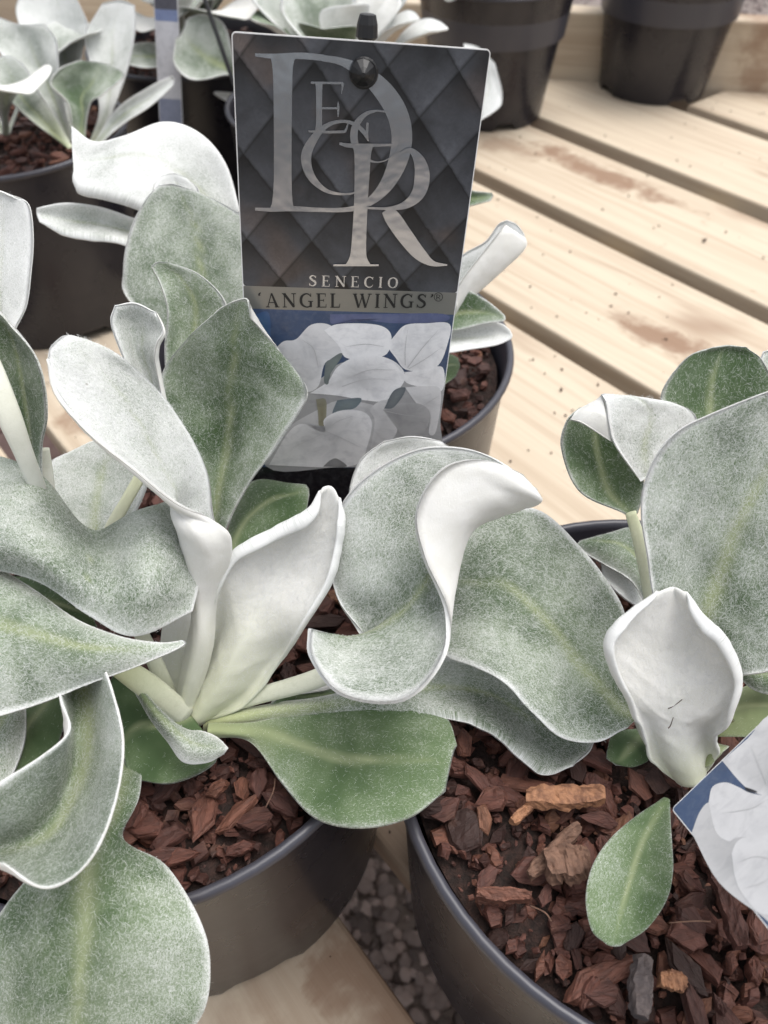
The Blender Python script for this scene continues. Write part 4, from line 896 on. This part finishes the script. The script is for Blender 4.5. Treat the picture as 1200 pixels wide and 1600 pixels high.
# ------------------------------------------------------------------ plant labels
LAB_O = np.array([-0.0105, 0.2239, 0.2525]); LAB_R = Euler((R_(82.12), R_(4.78), R_(4.42)), 'XYZ').to_matrix()
LW, LH = 0.070, 0.1409
def to_label(px, py):                                # where a mark of the photographed card lies on the card itself
    d = Vector(rayv(px, py)); n = LAB_R.col[2]; o = Vector(LAB_O)
    p = Vector(CAM) + d * ((o - Vector(CAM)).dot(n) / d.dot(n)); q = LAB_R.transposed() @ (p - o); return (q.x, q.y)
def plate(parent, name, x0, x1, y0, y1, z0, z1, mat, ink=None, r=0.0012, smooth=False):
    pts = []
    for cx, cy, a0 in ((x1 - r, y1 - r, 0), (x0 + r, y1 - r, 90), (x0 + r, y0 + r, 180), (x1 - r, y0 + r, 270)):
        for k in range(5): a = R_(a0 + 22.5 * k); pts.append((cx + r * math.cos(a), cy + r * math.sin(a)))
    n = len(pts); v = [(x, y, z0) for x, y in pts] + [(x, y, z1) for x, y in pts]
    f = [list(range(n))[::-1], list(range(n, 2 * n))] + [[j, (j + 1) % n, n + (j + 1) % n, n + j] for j in range(n)]
    A = {'ink': np.tile([*ink, 1.0], (2 * n, 1))} if ink else None
    return mesh(name, v, f, mat, parent, smooth, A, rel=False)
def strokes(parent, name, sts, mat, z, th=0.00002):
    """flat printed marks: polylines with widths (card coordinates)"""
    v = []; f = []
    for si, st in enumerate(sts):
        P = np.array(st, float); n = max(2, 7 * (len(P) - 1) + 1) if len(P) > 2 else 2
        Q = catmull(P, n) if len(P) > 2 else P
        T = np.gradient(Q[:, :2], axis=0); T /= (np.linalg.norm(T, axis=1, keepdims=True) + 1e-12); Nr = np.stack([-T[:, 1], T[:, 0]], 1)
        b = len(v); zz = z + si * th
        for i in range(len(Q)):
            w = max(Q[i, 2], 0.00002) / 2
            for s in (1, -1): v.append((Q[i, 0] + s * Nr[i, 0] * w, Q[i, 1] + s * Nr[i, 1] * w, zz))
        for i in range(len(Q) - 1): f.append([b + 2 * i, b + 2 * i + 1, b + 2 * i + 3, b + 2 * i + 2])
    me = bpy.data.meshes.new(name); me.from_pydata(v, [], f); me.materials.append(mat)
    for p in me.polygons:                             # face the reader
        if p.normal.z < 0: p.flip()
    me.update(); return link(bpy.data.objects.new(name, me), parent)
lab = empty('plant_label', tuple(LAB_O), 'tall dark quilted name card with silver monogram and white petal picture', 'label'); lab.rotation_euler = LAB_R.to_euler()
Y_MID = to_label(548, 487)[1]; Y_BAND = to_label(545, 452)[1]
YB = -LH / 2 - 0.026
plate(lab, 'card', -LW / 2, LW / 2, YB, LH / 2, -0.0006, -0.00012, M_CARD)
plate(lab, 'quilted_panel', -LW / 2 + .0003, LW / 2 - .0003, Y_BAND, LH / 2 - .0003, -0.0001, -0.00006, M_QUILT, None, .0009)
plate(lab, 'name_band', -LW / 2 + .0003, LW / 2 - .0003, Y_MID, Y_BAND, -0.0001, -0.00005, M_BAND, None, .00005)
plate(lab, 'picture', -LW / 2 + .0003, LW / 2 - .0003, -LH / 2, Y_MID, -0.0001, -0.00006, M_PRINT, (0.045, 0.075, 0.15), .00005)
plate(lab, 'foot_band', -LW / 2 + .0003, LW / 2 - .0003, YB + .0003, -LH / 2, -0.0001, -0.00006, M_PRINT, (0.008, 0.008, 0.011), .0009)
def c2(cx, cy, w):                                    # marks read off the enlarged monogram
    x, y = to_label(380 + cx / 3.3333, 50 + cy / 3.3333); return (x, y, w / 3.3333 * (0.07 / 385.0))
def mono(name, sts, z): return strokes(lab, name, [[c2(*p) for p in s] for s in sts], M_FOIL, z)
mono('letter_d', [[(205,118,150),(205,160,108),(206,300,94),(206,720,94),(205,880,110),(205,930,150)],[(62,119,14),(160,126,22),(300,124,28),(420,134,28)],
 [(400,133,26),(520,157,36),(640,222,72),(740,320,98),(804,430,108),(826,540,110),(812,650,106),(765,765,84),(700,850,58),(620,905,36),(530,925,26),(400,926,24),(250,920,28),(150,925,22),(62,922,16)]], .00002)
mono('letter_e', [[(394,262,44),(395,300,32),(395,470,32),(394,518,44)],[(352,263,10),(520,266,11)],[(519,266,14),(516,290,9),(512,322,3)],[(405,396,10),(495,396,10)],[(494,362,5),(495,396,12),(494,440,5)],[(340,516,10),(440,520,13),(530,518,13)],[(528,520,14),(538,500,10),(548,470,4)]], .00016)
mono('letter_c', [[(652,566,6),(628,520,22),(585,482,20),(520,464,15),(440,484,22),(372,548,40),(328,645,54),(350,745,44),(420,818,24),(500,842,14),(580,836,10),(628,805,8),(655,752,5)],[(648,470,14),(645,520,12),(650,566,6)]], .00024)
mono('letter_o', [[(695,408,10),(640,425,20),(592,475,34),(576,540,40),(592,605,34),(640,658,18),(695,676,8),(750,662,6),(800,615,7),(822,545,9),(806,470,8),(758,420,8),(695,408,10)]], .00030)
mono('letter_r', [[(622,585,120),(622,625,92),(620,700,84),(612,900,76),(602,1100,84),(599,1170,100),(598,1212,150)],[(500,579,12),(560,590,22),(680,588,16),(778,586,12)],[(470,1212,12),(705,1212,12)],
 [(815,628,6),(868,612,22),(915,668,60),(931,750,84),(912,835,76),(850,895,46),(760,916,18),(640,914,12)],[(745,922,60),(780,970,88),(850,1070,88),(920,1155,72),(985,1202,34),(1062,1211,8)]], .00040)
# small serif capitals
def A_(x): return x
GLY = {'S': (.62, [[(.54,.80,.05),(.40,.96,.08),(.20,.92,.12),(.14,.74,.15),(.30,.56,.16),(.48,.42,.16),(.52,.22,.14),(.36,.05,.09),(.16,.08,.06),(.08,.24,.05)],[(.55,.98,.04),(.54,.76,.05)],[(.07,.02,.04),(.08,.26,.05)]]),
 'E': (.66, [[(.18,0,.15),(.18,1,.15)],[(.04,.975,.05),(.58,.975,.05)],[(.04,.025,.05),(.60,.025,.05)],[(.18,.52,.05),(.48,.52,.05)],[(.57,1,.05),(.57,.78,.03)],[(.60,0,.05),(.62,.26,.03)],[(.47,.62,.04),(.47,.42,.04)]]),
 'N': (.86, [[(.17,0,.06),(.17,1,.06)],[(.15,.98,.16),(.72,.04,.16)],[(.72,0,.06),(.72,1,.06)],[(.03,.975,.05),(.26,.975,.05)],[(.05,.025,.05),(.30,.025,.05)],[(.58,.975,.05),(.86,.975,.05)]]),
 'C': (.78, [[(.68,.76,.04),(.58,.92,.07),(.40,.97,.08),(.18,.80,.14),(.12,.50,.17),(.18,.20,.14),(.40,.03,.08),(.60,.08,.06),(.72,.26,.03)],[(.69,1,.04),(.68,.74,.05)]]),
 'I': (.34, [[(.17,0,.15),(.17,1,.15)],[(.03,.975,.05),(.31,.975,.05)],[(.03,.025,.05),(.31,.025,.05)]]),
 'O': (.86, [[(.43,.97,.07),(.20,.83,.13),(.12,.50,.17),(.20,.17,.13),(.43,.03,.07),(.66,.17,.13),(.74,.50,.17),(.66,.83,.13),(.43,.97,.07)]]),
 'A': (.80, [[(.12,0,.05),(.38,1,.06)],[(.38,1,.10),(.68,0,.17)],[(.20,.34,.05),(.56,.34,.05)],[(.02,.025,.05),(.24,.025,.05)],[(.54,.025,.05),(.82,.025,.05)]]),
 'G': (.84, [[(.70,.78,.04),(.60,.92,.07),(.42,.97,.08),(.19,.80,.14),(.12,.50,.17),(.19,.20,.14),(.42,.03,.08),(.60,.06,.08),(.69,.16,.08)],[(.70,.02,.14),(.70,.44,.14)],[(.54,.44,.05),(.84,.44,.05)],[(.71,1,.04),(.70,.76,.05)]]),
 'L': (.64, [[(.18,0,.15),(.18,1,.15)],[(.04,.975,.05),(.34,.975,.05)],[(.04,.025,.05),(.58,.025,.05)],[(.58,0,.05),(.62,.28,.03)]]),
 'W': (1.16, [[(.12,1,.15),(.36,0,.14)],[(.36,0,.06),(.60,.98,.06)],[(.54,1,.15),(.78,0,.14)],[(.78,0,.06),(1.02,1,.06)],[(.0,.975,.05),(.26,.975,.05)],[(.42,.975,.05),(.66,.975,.05)],[(.90,.975,.05),(1.14,.975,.05)]]),
 '(': (.26, [[(.18,1.04,.05),(.08,.93,.10),(.10,.82,.13)]]), ')': (.26, [[(.14,1.0,.13),(.18,.9,.10),(.08,.78,.05)]]), ' ': (.42, [])}
def word(name, text, pa, pb, hpx, mat, z, gap):
    xa, ya = to_label(*pa); xb, yb = to_label(*pb); L = math.hypot(xb - xa, yb - ya); ang = math.atan2(yb - ya, xb - xa)
    hh = to_label(pa[0], pa[1] - hpx)[1] - ya
    tot = sum(GLY[c][0] for c in text) + gap * (len(text) - 1); kx = L / tot; x = 0; sts = []
    for c in text:
        for st in GLY[c][1]:
            q = []
            for gx, gy, w in st:
                lx, ly = (x + gx) * kx, gy * hh; q.append((xa + lx * math.cos(ang) - ly * math.sin(ang), ya + lx * math.sin(ang) + ly * math.cos(ang), w * (kx + hh) / 2 * 1.05))
            sts.append(q)
        x += GLY[c][0] + gap
    return strokes(lab, name, sts, mat, z, .000004)
word('lettering', 'SENECIO', (482, 447), (622, 450), 17, M_FOIL, .00002, .34)
word('lettering', '(ANGEL WINGS)', (404, 480), (676, 481), 22, M_INK, .00002, .16)
def ring(px, py, rpx):
    return [[(*to_label(px + rpx * math.cos(a), py + rpx * math.sin(a)), .00022) for a in [2 * math.pi * k / 14 for k in range(15)]]]
strokes(lab, 'trademark_ring', ring(685, 464, 6.5), M_INK, .00002)
strokes(lab, 'trademark_letter', [[(*to_label(682.5, 468), .00028), (*to_label(682.5, 460), .00028)], [(*to_label(682.5, 460.5), .0002), (*to_label(687, 461.5), .0002), (*to_label(686.5, 464), .0002), (*to_label(683, 464.5), .0002)], [(*to_label(684.5, 464.5), .0002), (*to_label(688, 468), .0002)]], M_INK, .00003, .000004)
def petal(parent, pts, c_edge, c_mid, z, mid=None, conv=None):
    P = np.array([conv(*p) for p in pts]); Q = catmull(np.concatenate([P, P[:1]]), 6 * len(P) + 1)[:-1]
    n = len(Q); mc = np.array(conv(*mid)) if mid else Q.mean(0)
    v = [(*mc, z)]; ink = [[*c_mid, 1]]
    for s in (.5, 1.0):
        for p in Q:
            q = mc + (p - mc) * s; v.append((q[0], q[1], z)); m = s ** 1.3
            ink.append([c_mid[k] * (1 - m) + c_edge[k] * m for k in range(3)] + [1])
    f = [[0, 1 + j, 1 + (j + 1) % n] for j in range(n)] + [[1 + j, 1 + n + j, 1 + n + (j + 1) % n, 1 + (j + 1) % n] for j in range(n)]
    o = mesh('printed_petal', v, f, M_PRINT, parent, False, {'ink': ink}, rel=False)
    for p in o.data.polygons:
        if p.normal.z < 0: p.flip()
    o.data.update(); return o
c3 = lambda cx, cy: to_label(380 + cx / 2.727, 420 + cy / 2.727)
g = lambda x: (min(.86, x * 1.42), min(.86, x * 1.42), min(.88, x * 1.45))
for k, (pts, ce, cm, mid) in enumerate((
  ([(40,200),(110,190),(110,340),(60,330)], (.05,.10,.22), (.06,.13,.24), None), ([(370,194),(600,192),(850,192),(855,225),(640,232),(480,215),(380,235)], (.10,.12,.24), (.12,.14,.25), None),
  ([(110,500),(160,420),(300,480),(420,400),(560,420),(700,440),(850,430),(840,640),(815,835),(420,845),(95,840)], g(.30), g(.24), None),
  ([(120,360),(170,310),(225,300),(290,238),(370,240),(415,300),(420,370),(350,400),(320,500),(260,520),(190,430)], g(.52), g(.44), None),
  ([(90,835),(140,740),(200,670),(300,610),(420,560),(600,600),(650,700),(560,800),(490,842),(300,845)], g(.40), g(.34), None),
  ([(640,290),(690,240),(780,232),(880,236),(868,330),(832,410),(770,436),(690,428),(650,380),(618,330)], g(.66), g(.50), (700,420)),
  ([(345,262),(400,236),(520,233),(600,248),(632,290),(612,362),(540,380),(440,380),(405,325)], g(.70), g(.60), (520,300)),
  ([(690,440),(770,430),(850,420),(845,520),(740,500),(690,480)], g(.62), g(.52), None), ([(690,505),(770,500),(842,520),(822,690),(790,700),(798,620),(740,575)], g(.50), g(.40), None),
  ([(285,530),(360,480),(400,420),(470,378),(560,368),(640,392),(686,440),(680,490),(610,560),(520,560),(400,540)], g(.62), g(.40), (470,455)),
  ([(350,400),(410,360),(420,375),(370,450),(362,490),(345,480)], (.16,.19,.19), (.20,.23,.22), None), ([(400,560),(500,550),(480,590),(430,605),(380,620)], (.15,.19,.22), (.19,.23,.24), None),
  ([(310,555),(350,555),(355,610),(345,690),(325,690),(318,610)], (.30,.29,.22), (.22,.20,.13), None),
  ([(540,780),(560,650),(540,600),(590,560),(640,570),(660,640),(640,720)], g(.44), g(.36), None),
  ([(595,600),(650,575),(740,572),(790,600),(795,650),(760,700),(690,715),(640,660)], g(.30), g(.21), (610,605)), ([(600,595),(640,520),(690,505),(680,540),(640,590)], (.13,.15,.17), (.19,.21,.22), None),
  ([(110,835),(190,700),(250,660),(320,690),(350,690),(345,640),(420,602),(510,608),(548,655),(530,750),(490,830),(350,845)], g(.58), g(.36), (350,670)),
  ([(340,842),(370,815),(400,808),(440,842)], g(.17), g(.21), None))):
    petal(lab, pts, ce, cm, -.00004 + k * .000012, mid, c3)
M_CREASE = mat_simple('printed_crease', (0.46, 0.46, 0.47), 0.35)
strokes(lab, 'printed_crease', [[(*c3(x, y), w * .00017) for x, y, w in st] for st in ([(700,420,1.6),(760,340,1.2),(830,260,.3)], [(690,410,1.4),(690,340,1),(700,260,.3)], [(705,425,1.4),(780,380,1),(850,330,.3)],
  [(470,455,2),(540,430,1.4),(650,430,.4)], [(420,500,1.6),(520,470,1.2),(640,470,.3)], [(440,330,.5),(520,320,1.4),(600,330,.4)], [(350,690,1.6),(400,650,1.3),(470,625,.3)], [(350,690,1.5),(300,720,1.3),(210,760,.3)],
  [(350,690,1.4),(420,720,1.2),(500,760,.3)], [(610,605,1.4),(680,620,1),(780,630,.3)], [(250,300,.4),(300,340,1.4),(320,420,.6)], [(740,600,.3),(800,560,1.2),(835,540,.4)])], M_CREASE, .00024, .000004)
# black stake and pegs of the card
def cone_stack(parent, name, prof, mat, loc, axis, k=20):
    v, f = lathe(prof, k); f.append(list(range(k))[::-1]); f.append([(len(prof) - 1) * k + j for j in range(k)])
    q = Vector(axis).normalized().to_track_quat('Z', 'Y').to_matrix()
    return mesh(name, [tuple(q @ Vector(p) + Vector(loc)) for p in v], f, mat, parent, False, rel=False)
hx, hy = to_label(566, 112)
cone_stack(lab, 'peg', [(.0036, -.001), (.0036, .0008), (.0034, .0016), (.0018, .0036), (.0006, .0046)], M_PEG, (hx, hy, .0002), (0, 0, 1), 12)
cone_stack(lab, 'peg_collar', [(.0040, .0), (.0040, .0006), (.0036, .0009)], M_PEG, (hx + .0004, hy - .0002, .00015), (0, 0, 1), 20)
tx, ty = to_label(575, 58)
cone_stack(lab, 'stake', [(.0016, -.19), (.0019, -.02), (.0020, -.001), (.0030, .0), (.0028, .0030), (.0022, .0052), (.0016, .0054)], M_PEG, (tx, ty - .0005, -.0042), (0, 1, 0), 12)
# ---- label in the right pot (corner with white petals on blue)
K_, U_, V_ = ath(1050, 1265, 3.2), ath(1200, 1120, 5.2), ath(1200, 1440, 5.2)
ex = Vector(U_ - K_).normalized(); ez = ex.cross(Vector(V_ - K_)).normalized(); ey = ez.cross(ex)
if ez.dot(Vector(CAM) - Vector(K_)) < 0: ez = -ez
R2 = Matrix((ex, ey, ex.cross(ey))).transposed(); flip = 1 if ex.cross(ey).dot(Vector(CAM) - Vector(K_)) > 0 else -1
lab2 = empty('plant_label', tuple(K_), 'white petal picture card on deep blue beside the lone oval leaf', 'label'); lab2.rotation_euler = R2.to_euler()
def to_l2(px, py):
    d = Vector(rayv(px, py)); n = R2.col[2]; o = Vector(K_); p = Vector(CAM) + d * ((o - Vector(CAM)).dot(n) / d.dot(n)); q = R2.transposed() @ (p - o); return (q.x, q.y)
plate(lab2, 'card', 0, .075, 0, .140, -.0003, .0003, M_CARD)
plate(lab2, 'picture', .0003, .0747, .0003, .1397, *sorted((flip * .00032, flip * .00040)), M_PRINT, (.055, .085, .160), .0008)
c4 = lambda cx, cy: to_l2(1020 + cx / 6.1556, 1040 + cy / 6.1556)
c8 = lambda x, y: to_l2(600 + x / 2, 1100 + y / 2)
for k, (pts, ce, cm, mid, cv) in enumerate((
  ([(1060,180),(1140,110),(1215,40),(1330,150),(1280,320),(1200,292),(1150,275),(1110,240)], g(.60), g(.46), (1200,250), c8),
  ([(965,405),(990,340),(1020,310),(1060,330),(1150,420),(1230,520),(1330,640),(1230,700),(1190,670),(1050,560)], g(.52), g(.44), None, c8),
  ([(1018,310),(1030,262),(1070,248),(1110,262),(1145,280),(1200,290),(1330,300),(1340,440),(1200,420),(1110,420),(1080,432),(1040,400)], g(.70), g(.62), None, c8),
  ([(1090,470),(1110,430),(1160,416),(1240,425),(1340,470),(1330,640),(1200,662),(1150,630),(1105,560)], g(.66), g(.58), None, c8),
  ([(1130,262),(1160,272),(1170,280),(1140,276)], (.03,.03,.04), (.03,.03,.04), None, c8))):
    o = petal(lab2, pts, [c * .68 for c in ce], [c * .64 for c in cm], flip * (.00045 + k * .00003), mid, cv)
    if flip < 0:
        for p in o.data.polygons: p.flip()
        o.data.update()
strokes(lab2, 'printed_crease', [[(*c8(x, y), w * .00013) for x, y, w in st] for st in ([(1200,250,1.4),(1170,180,1.1),(1150,130,.3)], [(1200,255,1.4),(1215,170,1),(1225,100,.3)], [(1205,300,.4),(1150,330,1.3),(1060,345,.4)],
  [(1240,500,.5),(1170,480,1.2),(1110,500,.3)], [(1240,520,.5),(1190,560,1.2),(1130,580,.3)])], M_CREASE, flip * .00065, .000004)
for k, (x0, y0, x1, y1) in enumerate(((1044, 1107, 1066, 1093), (1044, 1138, 1052, 1121))):
    a, b = atd(x0, y0, 23.12), atd(x1, y1, 23.0)
    t = petiole(None, [tuple(a), tuple((a * .7 + b * .3) + np.array([.0003, 0, -.0003])), tuple(b)], (.35, .3, .2), 'w', 0, 0, 1, 0, 'twig'); t.data.materials.clear(); t.data.materials.append(M_CRUMB)
    tag(t, ('tiny dark twig slanting on the white spoon leaf', 'tiny dark twig lower down on the white spoon leaf')[k], 'twig')
# ---- blurred narrow label and stake in the background
def slab(px0, py0, px1, py1, d, wpx, bands, label):
    a, b = Vector(atd(px0, py0, d)), Vector(atd(px1, py1, d + 4)); up = (a - b).normalized(); L = (a - b).length
    sd = up.cross(Vector((0, -1, 0))).normalized(); nn = sd.cross(up)
    o = empty('plant_label', tuple(b), label, 'label'); o.rotation_euler = Matrix((sd, up, nn)).transposed().to_euler()
    w = wpx / FPX * d / 100
    plate(o, 'card', -w / 2, w / 2, -.06, L, -.0012, -.0004, M_CARD)
    for y0, y1, c in bands: plate(o, 'printed_band', -w / 2 + .0004, w / 2 - .0004, y0 * L, y1 * L, -.0004, -.0002, M_PRINT, c, .0003)
    return o
slab(256, -60, 266, 165, 63, 38, ((-.25, .05, (.20, .22, .30)), (.05, .60, (.50, .50, .53)), (.60, .68, (.16, .20, .34)), (.68, 1.0, (.06, .058, .075))), 'blurred narrow white and blue label beside the round grey leaf')
a, b = atd(312, -25, 60), atd(372, 150, 62.5)
st = petiole(None, [tuple(a), tuple((a + b) / 2), tuple(b), tuple(b + (b - a) * .55)], (3.6, 3.6, 3.6, 3.6), 'w', 0, 0, 1.0, 0, 'label_stake'); st.data.materials.clear(); st.data.materials.append(M_PEG)
tag(st, 'thin black plastic stake slanting across the round grey leaf', 'stake')
